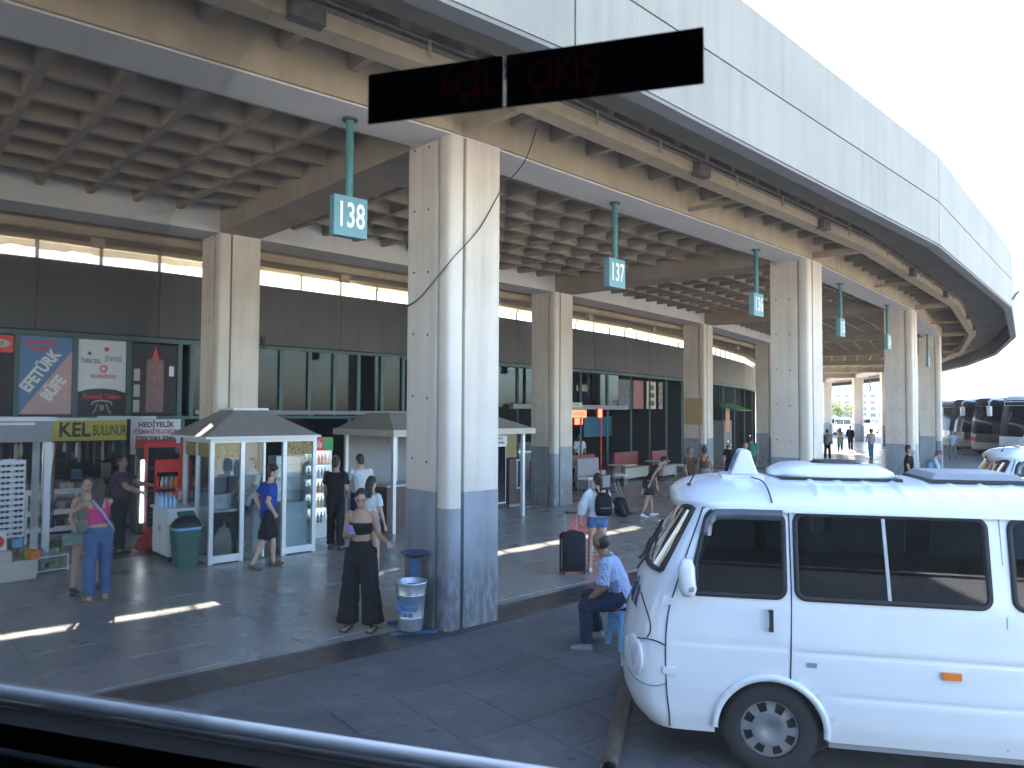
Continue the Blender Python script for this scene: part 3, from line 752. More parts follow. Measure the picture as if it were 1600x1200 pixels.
# ---- red framed drinks fridge with its glass door swung open
t = thing('drinks_fridge', 'red framed upright drinks fridge with its glass door swung open', 'fridge', S(.78,-.55), SA)
MB().box(-.36,.36,.0,.55,0,1.80).build('cabinet', m_darkin, t)
MB().box(-.32,-.26,-.01,0,.25,1.55).build('light_tube', M('fridge_tube', (.9,.95,1), .4, emit=1.2, var=0), t)
MB().box(-.37,.37,-.02,.56,1.801,1.97).build('header', m_red, t)
dr = MB()
for b in ((-.02,.05,-.03,.03,.14,1.92),(.64,.71,-.03,.03,.14,1.92),(.05,.64,-.03,.03,1.84,1.92),(.05,.64,-.03,.03,.14,.22)): dr.box(*b)
door = dr.build('door', m_brred, t, (-.40,-.55,0), R(-22))
MB().box(.055,.635,-.006,.006,.225,1.835).build('door_pane', glass('fridge_pane', (.52,.58,.62), .9), door)
MB().box(.58,.63,-.06,-.03,.95,1.15).build('door_handle', m_alu, door)
for z in (.5,.95,1.4): MB().box(.06,.63,.03,.10,z,z+.015).build('door_shelf', m_alu, door)
for j, z in enumerate((.35,.70,1.05,1.40)):
    MB().box(-.33,.33,-.008,.02,z-.015,z).build('shelf', m_alu, t)
# ---- crisp stand
t = thing('crisp_stand', 'red wire stand hung with crisp packets between fridge and counter', 'display stand', S(.28,-2.75), SA)
MB().box(-.22,-.19,-.02,.02,0,1.62).build('post', m_brred, t); MB().box(.19,.22,-.02,.02,0,1.62).build('post', m_brred, t)
MB().box(-.22,.22,-.03,-.015,1.45,1.68).build('header', m_brred, t)
for z in (.35,.62,.9,1.18): MB().box(-.24,.24,-.16,-.02,z-.02,z).build('tray', m_red, t)
for i in range(24):
    z = (.35,.62,.9,1.18)[i//6]; x = -.2+(i%6)*.08
    p = S(.28,-2.75,z+.003) + RS @ Vector((x,-.09,0))
    o = MB().loft([(0,0,0),(0,0,.05),(0,-.01,.12),(0,-.02,.19)],[(.03,.008),(.036,.024),(.034,.02),(.03,.004)],10).build('crisp_packet', (m_goods2,m_cream,m_orange,m_steel,m_brred)[(i*7+i//6)%5], None, p, SA+rg.uniform(-.5,.5), smooth='all')
    tag(o, 'crisp packet on the red wire stand', 'crisp packet', 'crisp packets on the stand')
sack = MB().ell((0,0,.13),(.24,.2,.15),12,8).ell((.12,-.15,.09),(.16,.14,.10),10,7).ell((-.15,-.08,.08),(.14,.13,.09),10,7).ell((.02,.03,.27),(.10,.09,.10),10,7).build('red_sack', m_red, None, S(.12,-2.35), SA, smooth='all'); SACK = sack
tag(sack, 'slumped red plastic sack on the floor below the fridge', 'sack')
# ---- white counter with bottled water
t = thing('counter_cabinet', 'white kiosk counter cabinet with louvred side doors', 'cabinet', S(.30,-3.45), SA)
MB().box(-.34,.45,-.42,.42,.08,.86).build('carcass', m_white, t, bevel=.006)
MB().box(-.38,.48,-.46,.46,.861,.90).build('worktop', m_white, t)
for y in (-.21,.21): MB().box(-.352,-.342,y-.19,y+.19,.12,.82).build('cabinet_door', m_white, t, bevel=.004)
for y in (-.04,.04): MB().box(-.366,-.353,y-.008,y+.008,.48,.58).build('handle', m_steel, t)
for x in (-.28,.38):
    for y in (-.36,.36): MB().box(x-.03,x+.03,y-.03,y+.03,0,.079).build('foot', m_black, t)
t = thing('water_pack', 'shrink wrapped pack of small blue water bottles on the white counter', 'water pack', S(.12,-3.45,.902), SA)
m_water = M('water_bottle', (.30,.52,.72), .15, var=.05)
for i in range(4):
    for j in range(5):
        b = MB().lathe([(0,0),(.032,0),(.033,.12),(.014,.165),(.014,.185),(0,.185)],10).build('bottle', m_water, t, (-.20+i*.068,-.18+j*.068,0), smooth=True)
        MB().lathe([(0,.186),(.016,.186),(.016,.205),(0,.205)],8).build('cap', m_lblue, b)
tag(MB().box(-.05,.05,-.05,.05,0,.09).build('carton', m_lblue, None, S(.30,-3.12,.902), SA+.3), 'small light blue carton behind the water bottles', 'carton')
# ---- green litter bin
t = thing('litter_bin', 'green plastic litter bin with dark hooded lid before the glass kiosk', 'bin', S(.05,-4.42), SA+.05)
MB().loft([(0,0,0),(0,0,.62)],[(.17,.15),(.215,.19)],16,pw=5).build('bin_body', m_green, t, smooth=True)
MB().loft([(0,0,.62),(0,0,.66)],[(.225,.20),(.225,.20)],16,pw=5).build('rim', m_lblue, t)
MB().loft([(0,0,.661),(0,0,.70),(0,.02,.80),(0,.04,.84)],[(.23,.205),(.22,.19),(.15,.13),(.06,.06)],16,pw=4).build('lid', m_black, t, smooth=True)
MB().loft([(0,-.12,.70),(0,-.06,.83),(0,.03,.90)],[(.15,.02),(.15,.02),(.14,.02)],12,pw=5).build('flap', m_green, t)

# ---- glass kiosk under the pyramid roof, built round the inner column
KK = 1.04; KAa = ang(KK); KO = P(104.6, KK)
t = thing('food_kiosk', 'white framed glass food kiosk with grey pyramid roof round a column', 'kiosk', KO, KAa)
W = .95; D = 1.2
def kbox(nm, m, *b, par=None): return MB().box(*b).build(nm, m, par or t)
for x, y in ((-W,0),(W,0),(-W,D),(W,D),(-.42,0),(.36,0)):
    kbox('post', m_alu, x-.035, x+.035, y-.035+.035, y+.07, 0, 2.12)
for z0, z1 in ((2.04,2.12),):
    kbox('rail', m_alu, -W+.036, W-.036, .004, .066, z0, z1); kbox('rail', m_alu, -W+.036, W-.036, D+.004, D+.066, z0, z1)
    for x in (-W, W): kbox('rail', m_alu, x-.032, x+.032, .071, D-.001, z0, z1)
kbox('rail', m_alu, -W+.036, -.456, .004, .066, .02, .14); kbox('rail', m_alu, .396, W-.036, .004, .066, .02, .14)
for x in (-W, W):
    kbox('rail', m_alu, x-.032, x+.032, .071, D-.001, .02, .12); kbox('rail', m_alu, x-.032, x+.032, .62, .67, .121, 2.039)
kbox('pane', m_glass, -W+.036, -.456, .030, .038, .14, 1.80); kbox('pane', m_glass, .396, W-.036, .030, .038, .14, 1.80)
for x in (-W, W):
    for a, b in ((.075,.618),(.672,D-.004)): kbox('pane', m_glass, x-.004, x+.004, a, b, .121, 1.80)
kbox('pane', m_glass, -.385, -.02, .075, .083, .03, 2.03); kbox('door_stile', m_alu, -.02, .02, .06, .10, .02, 2.03)   # sliding door half open
m_food = blotch('food_print', [(.55,.28,.10),(.35,.10,.05),(.60,.45,.20),(.15,.20,.05),(.65,.55,.40)], 30)
m_food2 = blotch('food_print_dark', [(.20,.12,.05),(.45,.35,.10),(.10,.06,.04),(.35,.15,.06)], 24)
kbox('food_picture', m_food, -W+.036, -.456, .026, .042, 1.801, 2.035); kbox('food_picture', m_food2, .396, W-.036, .026, .042, 1.801, 2.035)
for a, b in ((.075,.618),(.672,D-.004)): kbox('food_picture', m_food2, -W-.010, -W+.010, a, b, 1.801, 2.035)
rf = MB()
a, a2 = 1.15, .90; f0, f1 = -.26, D+.30
rf.hexa([(-a,f0,2.16),(a2,f0,2.16),(a2,f1,2.16),(-a,f1,2.16),(-.38,.5,2.60),(.22,.5,2.60),(.22,1.1,2.60),(-.38,1.1,2.60)])
roof = rf.build('roof', m_roofk, t)
MB().box(-a-.02,a2+.02,f0-.02,f1+.02,2.122,2.158).build('eaves_trim', m_white, roof)
MB().box(-.41,.25,.47,1.13,2.602,2.64).build('ridge_cap', m_white, roof)
# kiosk inside
t2 = thing('kiosk_counter', 'stainless work counter inside the glass kiosk', 'counter', KO + Matrix.Rotation(KAa,3,'Z') @ Vector((-.5,.14,0)), KAa)
MB().box(-.38,.05,0,.95,0,.85).build('cabinet', m_darkin, t2); MB().box(-.40,.08,-.03,.98,.851,.90).build('worktop', m_steel, t2)
MB().box(-.36,-.02,.1,.5,.902,1.15).build('grill_box', m_steel, t2)
t2 = thing('steel_hood', 'slanted stainless extractor hood hanging inside the glass kiosk', 'hood', KO + Matrix.Rotation(KAa,3,'Z') @ Vector((-.40,.12,1.45)), KAa)
MB().hexa([(-.45,0,0),(.35,0,0),(.35,.95,0),(-.45,.95,0),(-.2,.3,.5),(.1,.3,.5),(.1,.75,.5),(-.2,.75,.5)]).build('hood_shell', m_steel, t2)
t2 = thing('display_chiller', 'glass fronted display chiller behind the right kiosk pane', 'fridge', KO + Matrix.Rotation(KAa,3,'Z') @ Vector((.66,.12,0)), KAa)
MB().box(-.24,.22,0,.7,.05,.92).build('base_cabinet', M('chiller_blue_grey',(.30,.36,.40),.4), t2); MB().box(-.24,.22,.35,.7,.921,1.75).build('back_cabinet', m_steel, t2)
for z in (1.1,1.35,1.6): MB().box(-.22,.20,.02,.34,z,z+.012).build('glass_shelf', m_glass, t2)
MB().box(-.24,.22,0,.01,.921,1.75).build('front_pane', m_glass, t2)
kf = MB().box(-.15,.22,0,.5,0,.88).build('waste_unit', m_grey, None, KO + Matrix.Rotation(KAa,3,'Z') @ Vector((.20,.60,0)), KAa, bevel=.01)
tag(kf, 'plain grey service unit behind the kiosk doorway', 'cabinet')

# ---- open drinks cooler with red and green header
FO = S(3.05,-3.30); 
t = thing('drinks_cooler', 'tall drinks cooler with red and green header beside the glass kiosk', 'fridge', FO, SA+.12)
for b in ((-.34,-.29,0,.6,.0,1.78),(.29,.34,0,.6,0,1.78),(-.289,.289,.55,.6,0,1.78),(-.289,.289,0,.549,0,.30)): MB().box(*b).build('casing', m_alu, t)
MB().box(-.34,.34,-.02,.6,1.781,2.05).build('header', m_brred, t)
MB().box(.10,.342,-.024,-.021,1.79,2.04).build('header_green', m_green2, t)
text('Cola', .20, m_signw, t, (-.13,-.026,1.91), sx=1, shear=.3)
for z in (.30,.62,.92,1.22,1.50):
    if z > .3: MB().box(-.288,.288,.02,.54,z-.015,z).build('shelf', m_alu, t)
MB().box(-.288,.288,.53,.545,.31,1.77).build('back_light', M('cooler_light',(.85,.92,1),.5,emit=.35,var=0), t)
MB().box(-.28,.28,-.012,-.005,.31,1.77).build('door_pane', m_glass, t)
bt = MB().lathe([(0,0),(.03,0),(.032,.02),(.032,.12),(.014,.17),(.014,.21),(0,.21)],9)
bm = [M('drink_red',(.5,.03,.02),.2), M('drink_orange',(.75,.30,.03),.2), M('drink_dark',(.05,.02,.015),.2), M('drink_clear',(.55,.65,.70),.15), M('drink_yellow',(.65,.5,.08),.2)]
bms = []
for m in bm: me = bt.mesh('bottle'); me.materials.append(m); bms.append(me)
for zi, z in enumerate((.302,.622,.922,1.222,1.502)):
    for i in range(7):
        o = bpy.data.objects.new('bottle', bms[(zi*2+i//2) % 5]); COL.objects.link(o)
        o.location = FO + Matrix.Rotation(SA+.12,3,'Z') @ Vector((-.24+i*.08,.10,z)); 
        tag(o, 'drink bottle in the front row of the tall cooler', 'bottle', 'bottles in the cooler')

# ---- second kiosk behind the near column
K2 = 1.56; A2 = ang(K2); O2 = P(103.9, K2); M2 = Matrix.Rotation(A2,3,'Z')
t = thing('snack_kiosk', 'low kiosk with grey sloped roof and pale eaves half hidden by the nearest column', 'kiosk', O2, A2)
rf = MB().hexa([(-1.95,-.2,2.20),(2.35,-.2,2.20),(2.35,2.0,2.20),(-1.95,2.0,2.20),(-1.5,.6,2.56),(1.5,.6,2.56),(1.5,1.4,2.56),(-1.5,1.4,2.56)]).build('roof', m_roofk, t)
MB().box(-2.0,2.4,-.25,2.05,2.06,2.196).build('eaves_fascia', m_cream, rf)
for x in (-1.8,-.4,.8,2.2):
    for y in (0,1.8): MB().box(x-.04,x+.04,y-.04,y+.04,0,2.058).build('post', m_alu, t)
MB().box(-1.75,2.15,1.82,1.86,0,2.05).build('back_panel', m_grey, t)
MB().box(-1.75,.8,.3,.9,0,.95).build('counter', m_brown, t); MB().box(-1.78,.82,.26,.94,.951,.99).build('counter_top', m_cream, t)
t = thing('glass_fridge', 'glass door fridge with white dark-lettered header beyond the nearest column', 'fridge', P(102.55,1.845), ang(1.845))
MB().box(-.32,.32,0,.6,0,.12).build('plinth', m_black, t); MB().box(-.32,.32,.01,.6,.121,1.70).build('cabinet', m_steel, t)
MB().box(-.28,.28,-.008,.008,.17,1.66).build('door_pane', m_dglass, t)
MB().box(-.32,.32,-.03,.6,1.701,1.95).build('header', m_white, t)
text('BÖREK', .10, m_darkin, t, (0,-.034,1.88), sx=1); text('KATMER', .10, m_darkin, t, (0,-.034,1.76), sx=1)
t = thing('service_cabinet', 'dark brown cabinet with a glass window by the inner column', 'cabinet', P(102.45,1.94), ang(1.94))
MB().box(-.34,.30,0,.5,.06,1.30).build('carcass', m_brown, t); MB().box(-.02,.24,-.012,-.002,.50,1.24).build('window', m_dglass, t)
MB().box(-.05,.27,-.008,-.001,.47,1.27).build('window_frame', m_alu, t); MB().box(-.36,.32,-.03,.53,0,.059).build('plinth', m_grey, t)
tag(MB().box(-.5,.5,0,.03,1.1,2.0).build('poster', m_food, None, P(101.2,2.03), ang(2.03)), 'orange food picture board behind the brown cabinet', 'poster')
t = thing('sign_board', 'white board with a vertical orange panel high on the shop front', 'sign', P(100.12,1.98), ang(1.98))
MB().box(-.75,.6,-.02,.02,2.5,3.9).build('panel', m_grey, t); MB().box(.0,.34,-.028,-.021,2.7,3.7).build('orange_panel', m_orange, t)
text('BÜFE', .30, m_brred, t, (.17,-.031,3.2), (R(90),R(-90),0), sx=1)
for i in range(6): MB().box(-.6+i*.1,-.57+i*.1,-.027,-.021,2.6,3.1).build('stripe', m_white, t)

# ---- restaurant further along: framing, glass front, signs
for kk in (1.85,2.05,2.25,2.45,2.65,2.85,3.05,3.25,3.45,3.65,3.85,4.1,4.4,4.7,5.0,5.5,6):
    MB().bar(Q(100.0,kk,0), Q(100.0,kk,4.07), .07, .07).build('facade_post', m_teal, term)
for kk in (2.08,2.3,2.52,2.74):
    a, b = Q(99.97,kk,2.75), Q(99.97,kk+.2,2.75)
    MB().hexa([a, b, b+Vector((0,0,1.3)), a+Vector((0,0,1.3)), a+Vector((.005,.005,0)), b+Vector((.005,.005,0)), b+Vector((.005,.005,1.3)), a+Vector((.005,.005,1.3))]).build('window_pane', m_dglass, term)
def board(name, label, r, k, w, z0, z1, mat, cat='poster', group=None, a=None):
    t = thing(name, label, cat, P(r, k), ang(k) if a is None else a, group)
    MB().box(-w/2,w/2,-.02,.02,z0,z1).build('panel', mat, t); return t
mp1 = blotch('menu_print_a', [(.30,.26,.10),(.15,.10,.12),(.12,.16,.22),(.35,.33,.30)], 7)
mp2 = blotch('menu_print_b', [(.40,.08,.08),(.45,.25,.22),(.30,.05,.05),(.5,.45,.42)], 7)
mp3 = blotch('menu_print_c', [(.50,.45,.38),(.45,.38,.32),(.18,.09,.07),(.55,.5,.45)], 6)
board('menu_board', 'tall dark menu poster, left of three in the restaurant', 99.6, 3.06, .95, 2.75, 3.95, mp1)
board('menu_board', 'tall red menu poster, middle of three in the restaurant', 99.6, 3.20, .95, 2.75, 3.95, mp2)
t = board('menu_board', 'tall beige poster of drawn fish, right of three in the restaurant', 99.6, 3.34, .95, 2.75, 3.95, m_cream)
for z, w in ((3.68,.28),(3.35,.34),(3.0,.34)): MB().ell((0,-.025,z),(w,.006,.12),14,6).build('drawing', m_brown, t)
board('menu_board', 'narrow pale poster at the end of the menu row', 99.6, 3.45, .4, 2.75, 3.95, mp3)
MB().hexa([Q(100.2,2.2,2.70),Q(100.2,2.98,2.70),Q(100.0,2.98,2.70),Q(100.0,2.2,2.70),Q(100.2,2.2,2.86),Q(100.2,2.98,2.86),Q(100.0,2.98,2.86),Q(100.0,2.2,2.86)]).build('sign_rail', m_grey, term)
def led(label, r, k, w, z0, z1, body):
    t = thing('led_sign', label, 'sign', P(r,k), ang(k))
    MB().box(-w/2-.03,w/2+.03,-.02,.06,z0-.03,z1+.03).build('housing', m_red, t)
    MB().box(-w/2,w/2,-.026,-.021,z0,z1).build('lit_panel', m_led, t)
    if body: text(body, (z1-z0)*.8, m_red, t, (0,-.03,(z0+z1)/2), sx=.8)
    return t
led('lit red sign panel, widest, over the restaurant entrance', 101.0, 2.46, .85, 2.42, 2.66, 'KOKOREÇ')
led('small lit red square sign on a thin red post', 101.0, 2.60, .24, 2.42, 2.70, '')
led('small lit red sign beside the inner column edge', 101.0, 2.33, .24, 2.42, 2.66, '')
o = led('dim small red sign deeper in the restaurant', 98.2, 2.92, .6, 2.10, 2.36, '')
tag(MB().box(-.02,.02,-.02,.02,0,2.39).build('sign_post', m_brred, None, P(101.03,2.605), ang(2.6)), 'thin red post under the small square lit sign', 'post')
t = board('shop_sign', 'pale narrow sign with small letters above the red lit signs', 101.0, 2.42, 1.1, 2.76, 2.92, m_cream, 'sign'); text('DÖNER - ÇORBA', .11, m_green2, t, (0,-.024,2.84), sx=.9)
# food picture on the third inner column
cp = P(103.3,3); t = thing('food_poster', 'large orange food poster fixed to an inner column', 'poster', cp, ang(3))
MB().box(-.02,-.008,.10,.80,2.15,3.15).build('panel', m_food, t)
# seats
def sofa(label, r, k, w, m_s, m_b, rot=0, group='restaurant benches'):
    t = thing('bench_seat', label, 'bench', P(r,k), ang(k)+rot, group)
    MB().box(-w/2,w/2,-.27,.27,.10,.40).build('base', m_b, t); MB().box(-w/2,w/2,-.30,.20,.401,.50).build('seat', m_b, t, bevel=.02)
    MB().loft([(-w/2,.24,.75),(w/2,.24,.75)],[(.06,.32),(.06,.32)],12,(0,1,0),pw=5).build('backrest', m_s, t, smooth=True)
    for s in (-1,1): MB().box(s*(w/2-.06)-.02,s*(w/2-.06)+.02,-.2,.2,0,.099).build('leg', m_black, t)
def table(label, r, k, w=.8, rot=0):
    t = thing('dining_table', label, 'table', P(r,k), ang(k)+rot, 'restaurant tables')
    MB().box(-w/2,w/2,-.35,.35,.72,.76).build('table_top', m_cream, t, bevel=.01); MB().tube([(0,0,.03),(0,0,.72)],.04,8).build('pedestal', m_black, t)
    MB().lathe([(0,0),(.24,0),(.24,.03),(0,.03)],14).build('foot', m_black, t)
sofa('grey upholstered bench nearest the inner column', 101.7, 2.44, 1.25, m_rgrey, m_rgrey)
sofa('red backed bench with white seat behind the grey bench', 100.4, 2.62, 1.5, m_rred, m_cream)
sofa('long red bench with pale seat behind the woman in the dark dress', 100.6, 2.92, 1.9, m_rred, m_cream)
sofa('red bench at the right end of the row near the third inner column', 101.1, 3.12, 1.3, m_rred, m_cream)
sofa('dark red bench just right of the inner column', 101.0, 2.28, 1.2, m_rred, m_rred)
table('small table between the grey bench and the red bench', 101.6, 2.66); table('small table at the middle of the long red bench', 101.6, 2.95); table('small table by the dark red bench near the inner column', 100.6, 2.42, .7)
def stool(label, r, k):
    t = thing('cube_stool', label, 'stool', P(r,k), ang(k)+.3, 'white topped stools')
    MB().box(-.2,.2,-.2,.2,.42,.50).build('cushion', m_white, t, bevel=.02)
    for x in (-.17,.17):
        for y in (-.17,.17): MB().box(x-.015,x+.015,y-.015,y+.015,0,.419).build('leg', m_steel, t)
stool('white topped stool in front of the grey bench table', 102.0, 2.58); stool('white topped stool at the right end of the red benches', 101.5, 3.2); stool('white topped stool left of the grey bench', 101.9, 2.36)
t = thing('serving_counter', 'dark serving counter with glass top at the back of the restaurant', 'counter', P(97.5,2.7), ang(2.7))
MB().box(-2.4,2.4,0,.7,0,1.0).build('front', m_grey, t); MB().box(-2.4,2.4,.1,.6,1.001,1.4).build('glass_top', m_glass, t)
tag(MB().box(-1.3,1.3,0,.05,1.5,2.4).build('blue_screen_panel', M('teal_blue_panel',(.04,.16,.26),.4), None, P(97.2,3.3), ang(3.3)), 'wide blue panel on the restaurant back wall', 'panel')
# beyond: stall with orange panel and barred windows
t = thing('vending_stall', 'orange panelled booth under a green awning past the third inner column', 'booth', P(100.6,4.2), ang(4.2))
MB().box(-.8,.8,0,.8,0,2.2).build('booth_body', m_grey, t); MB().box(-.5,.3,-.02,-.001,1.6,2.9).build('orange_panel', m_orange, t)
MB().hexa([(-1.2,-.9,2.7),(1.4,-.9,2.7),(1.4,.1,2.9),(-1.2,.1,2.9),(-1.2,-.9,2.74),(1.4,-.9,2.74),(1.4,.1,3.1),(-1.2,.1,3.1)]).build('awning', m_green2, t)
for i in range(16):
    kk = 3.95+i*.06
    MB().bar(Q(100.02,kk,2.75), Q(100.02,kk,4.07), .05, .05).build('window_bar', m_teal, term)
# ================================================================== MINIBUS
m_vpaint = M('van_white_paint', (.78,.81,.82), .30, var=.06, scale=2.2, coat=.5, bump=.10, bscale=2.2)
m_vdirty = M('van_lower_paint', (.66,.69,.72), .42, var=.12, scale=4, coat=.2)
m_lens = M('white_lamp_cover', (.62,.68,.73), .2, coat=.8, var=.03)
m_seat = M('seat_fabric', (.05,.06,.08), .9, var=.2, scale=20)
m_trim = M('interior_trim', (.06,.06,.065), .8, var=.1)
m_tyre = M('tyre', (.022,.022,.024), .8, var=.25, scale=10)
m_hub = M('hubcap', (.24,.25,.26), .42, metal=.35, var=.1)
def interp(x, tab):
    if x <= tab[0][0]: return tab[0][1]
    for (a, b), (c, d) in zip(tab, tab[1:]):
        if x <= c: return b + (d-b)*(x-a)/(c-a)
    return tab[-1][1]
V_UF = [(.28,.14),(.36,.07),(.48,.02),(.62,0),(.84,.015),(1.0,.05),(1.2,.115),(1.34,.17),(1.42,.215),(1.9,.50),(2.0,.56)]
V_W = [(.28,.89),(.40,.925),(.60,.945),(.95,.955),(1.25,.945),(1.36,.93),(1.9,.845),(2.0,.83)]
V_A = [(.28,.34),(.9,.34),(1.3,.30),(1.42,.28),(1.9,.20),(2.0,.20)]
VN = 2.7; VEND = 4.75
def v_y(u, z):
    w = interp(z, V_W); a = interp(z, V_A); q = (interp(z, V_UF)+a-u)/a
    w2 = w if q <= 0 else w*max(0.0, 1-min(1,q)**VN)**(1/VN)
    if u > VEND-.18: w2 *= (1-((u-VEND+.18)/.18)**3*.25)
    if u > 1.27:
        w2 -= .011*math.exp(-((z-.91)/.014)**2)
        if u > 1.53: w2 -= .010*math.exp(-((z-.615)/.014)**2)
    elif u > .42: w2 -= .006*math.exp(-((z-.93)/.014)**2)
    return w2
def v_pt(u, z, off=0.0, side=1):
    e = .01
    y = v_y(u, z); du = (v_y(u+e,z)-v_y(u-e,z))/(2*e); dz = (v_y(u,z+e)-v_y(u,z-e))/(2*e)
    n = Vector((-du, 1, -dz)).normalized()
    p = Vector((u, y, z)) + n*off
    return Vector((p.x, side*p.y, p.z))
def v_norm(u, z, side=1):
    a = v_pt(u,z,0,side); b = v_pt(u,z,1,side); return (b-a).normalized()
ZL = sorted(set([round(.28+.04*i,3) for i in range(42)] + [.595,.615,.635,.89,.91,.93,1.30,1.86,1.42,1.88]))
ZL = [z for z in ZL if z <= 1.921]
NF, NI = 18, 10; U0 = .95
def v_cols(z):
    """positions (u, y) round one half of the plan outline at height z"""
    uf, a, w = interp(z,V_UF), interp(z,V_A), interp(z,V_W); out = []
    for j in range(NF+1):
        t = math.pi/2*j/NF; out.append((uf + a*(1-math.cos(t)**(2/VN)), w*math.sin(t)**(2/VN)))
    ue = uf+a
    for j in range(1, NI+1):
        u = ue+(U0-ue)*j/NI; out.append((u, v_y(u,z)))
    u = U0
    while u < VEND-.001:
        u += .05; out.append((u, v_y(min(u,VEND),z)))
    out.append((VEND+.02, w*.5)); out.append((VEND+.025, 0))
    return out
SIDEC = NF+NI                     # column index of u = U0
def ucol(u): return SIDEC + round((u-U0)/.05)
WIN = [('door', NF+2, ucol(1.20), 1.30, 1.86), ('w2', ucol(1.30), ucol(2.50), 1.30, 1.86), ('w3', ucol(2.70), ucol(3.65), 1.30, 1.86), ('w4', ucol(3.75), ucol(4.50), 1.30, 1.86), ('ws', -1, 13, 1.42, 1.88)]
ARCH = ((1.10,.335,.385), (3.75,.335,.385))
def in_win(c, z0, z1):
    return any(c0 <= c < c1 and za-.001 <= z0 and z1 <= zb+.001 for _, c0, c1, za, zb in WIN)
def van_shell(inset=0.0, holes=True, arches=True, zmin=0):
    rows = [v_cols(z) for z in ZL]; nc = min(len(r) for r in rows); mb = MB()
    for side in (1, -1):
        o = len(mb.v)
        for z, r in zip(ZL, rows):
            for c in range(nc):
                u, y = r[c]
                if inset:
                    u = min(max(u, interp(z,V_UF)+inset*1.5), VEND-inset); y = max(0, y-inset) if y > 0 else 0
                zz = z
                if arches and c > NF:
                    for (au, az, ar) in ARCH:
                        d = math.hypot(u-au, z-az)
                        if d > .02 and abs(d-ar) < .030: u = au+(u-au)*ar/d; zz = az+(z-az)*ar/d
                mb.v.append((u, side*y, zz))
        for i in range(len(ZL)-1):
            if ZL[i] < zmin: continue
            for c in range(nc-1):
                if holes and in_win(c, ZL[i], ZL[i+1]): continue
                ids = [o+i*nc+c, o+i*nc+c+1, o+(i+1)*nc+c+1, o+(i+1)*nc+c]
                cu = sum(mb.v[q][0] for q in ids)/4; cz = sum(mb.v[q][2] for q in ids)/4
                if arches and c > NF-2 and any(math.hypot(cu-au, cz-az) < ar-.008 for au, az, ar in ARCH): continue
                mb.f.append(tuple(ids) if side < 0 else tuple(reversed(ids)))
    return mb
def ribbon(path, wid, off, side=1, closed=False, thick=.004):
    """strip lying on the body side along (u,z) points"""
    mb = MB(); n = len(path)
    for i in range(n):
        a = path[(i-1) % n] if closed or i else path[i]; b = path[(i+1) % n] if closed or i < n-1 else path[i]
        tx, tz = b[0]-a[0], b[1]-a[1]; L = math.hypot(tx, tz) or 1
        nx, nz = -tz/L*wid/2, tx/L*wid/2
        for s, of in ((1,off),(1,off-thick),(-1,off-thick),(-1,off)):
            mb.v.append(tuple(v_pt(path[i][0]+s*nx, path[i][1]+s*nz, of, side)))
    for i in range(n if closed else n-1):
        j = (i+1) % n
        for q in range(4): mb.f.append((4*i+q, 4*i+(q+1)%4, 4*j+(q+1)%4, 4*j+q))
    return mb
def dens(p, n=5):
    q = smooth_pts([Vector((a_,b_,0)) for a_, b_ in p], n); return [(v.x, v.y) for v in q]
def rrect(u0, u1, z0, z1, r, slant=0.0, n=6):
    pts = []
    for (cu, cz, a0) in ((u1-r,z1-r,0),(u0+r,z1-r,90),(u0+r,z0+r,180),(u1-r,z0+r,270)):
        for i in range(n+1):
            a = R(a0+90*i/n); u, z = cu+r*math.cos(a), cz+r*math.sin(a)
            pts.append((u, z))
    # densify the straight runs and lean the front edge
    out = []
    for i in range(len(pts)):
        a, b = pts[i], pts[(i+1) % len(pts)]; L = math.hypot(b[0]-a[0], b[1]-a[1]); m = max(1, int(L/.06))
        out += [(a[0]+(b[0]-a[0])*t/m, a[1]+(b[1]-a[1])*t/m) for t in range(m)]
    return [(u + slant*(z-z0)/(z1-z0)*max(0, 1-(u-u0)/.35), z) for u, z in out]
def patch(outline, off, side=1):
    """pane that follows the body side inside an outline (fan of rings towards the centre)"""
    mb = MB(); n = len(outline); cu = sum(p[0] for p in outline)/n; cz = sum(p[1] for p in outline)/n
    S_ = (1, .75, .5, .25)
    for s in S_:
        for u, z in outline: mb.v.append(tuple(v_pt(cu+(u-cu)*s, cz+(z-cz)*s, off, side)))
    mb.v.append(tuple(v_pt(cu, cz, off, side)))
    for k in range(len(S_)-1):
        for i in range(n): j = (i+1) % n; mb.f.append((k*n+i, k*n+j, (k+1)*n+j, (k+1)*n+i))
    k = len(S_)-1
    for i in range(n): mb.f.append((k*n+i, k*n+(i+1) % n, len(mb.v)-1))
    return mb
def wheel_parts(t, u, y, s):
    prof = [(.205,-.09),(.235,-.10),(.30,-.095),(.325,-.075),(.335,-.05),(.335,.05),(.325,.075),(.30,.095),(.235,.10),(.205,.09),(.205,-.09)]
    w = MB().lathe([(r,-z) for r, z in prof], 40).build('wheel', m_tyre, t, (u, y, .335), rot=(R(90),0,0), smooth=True)
    hc = MB(); N = 48; rs = [(0,.055),(.055,.06),(.075,.075),(.125,.07),(.185,.058),(.20,.062),(.212,.05)]
    o = 0
    for r, z in rs:
        for j in range(N):
            a = 2*math.pi*j/N; hc.v.append((r*math.cos(a), r*math.sin(a), s*z))
    for i in range(len(rs)-1):
        for j in range(N):
            if i == 3 and j % 6 in (1, 2, 3): continue
            hc.f.append((i*N+j, i*N+(j+1) % N, (i+1)*N+(j+1) % N, (i+1)*N+j))
    hc.build('hubcap', m_hub, w, smooth='all')
    MB().disc((0,0,s*.035), .205, 'z', 24, .01).build('rim', m_black, w)
    return w
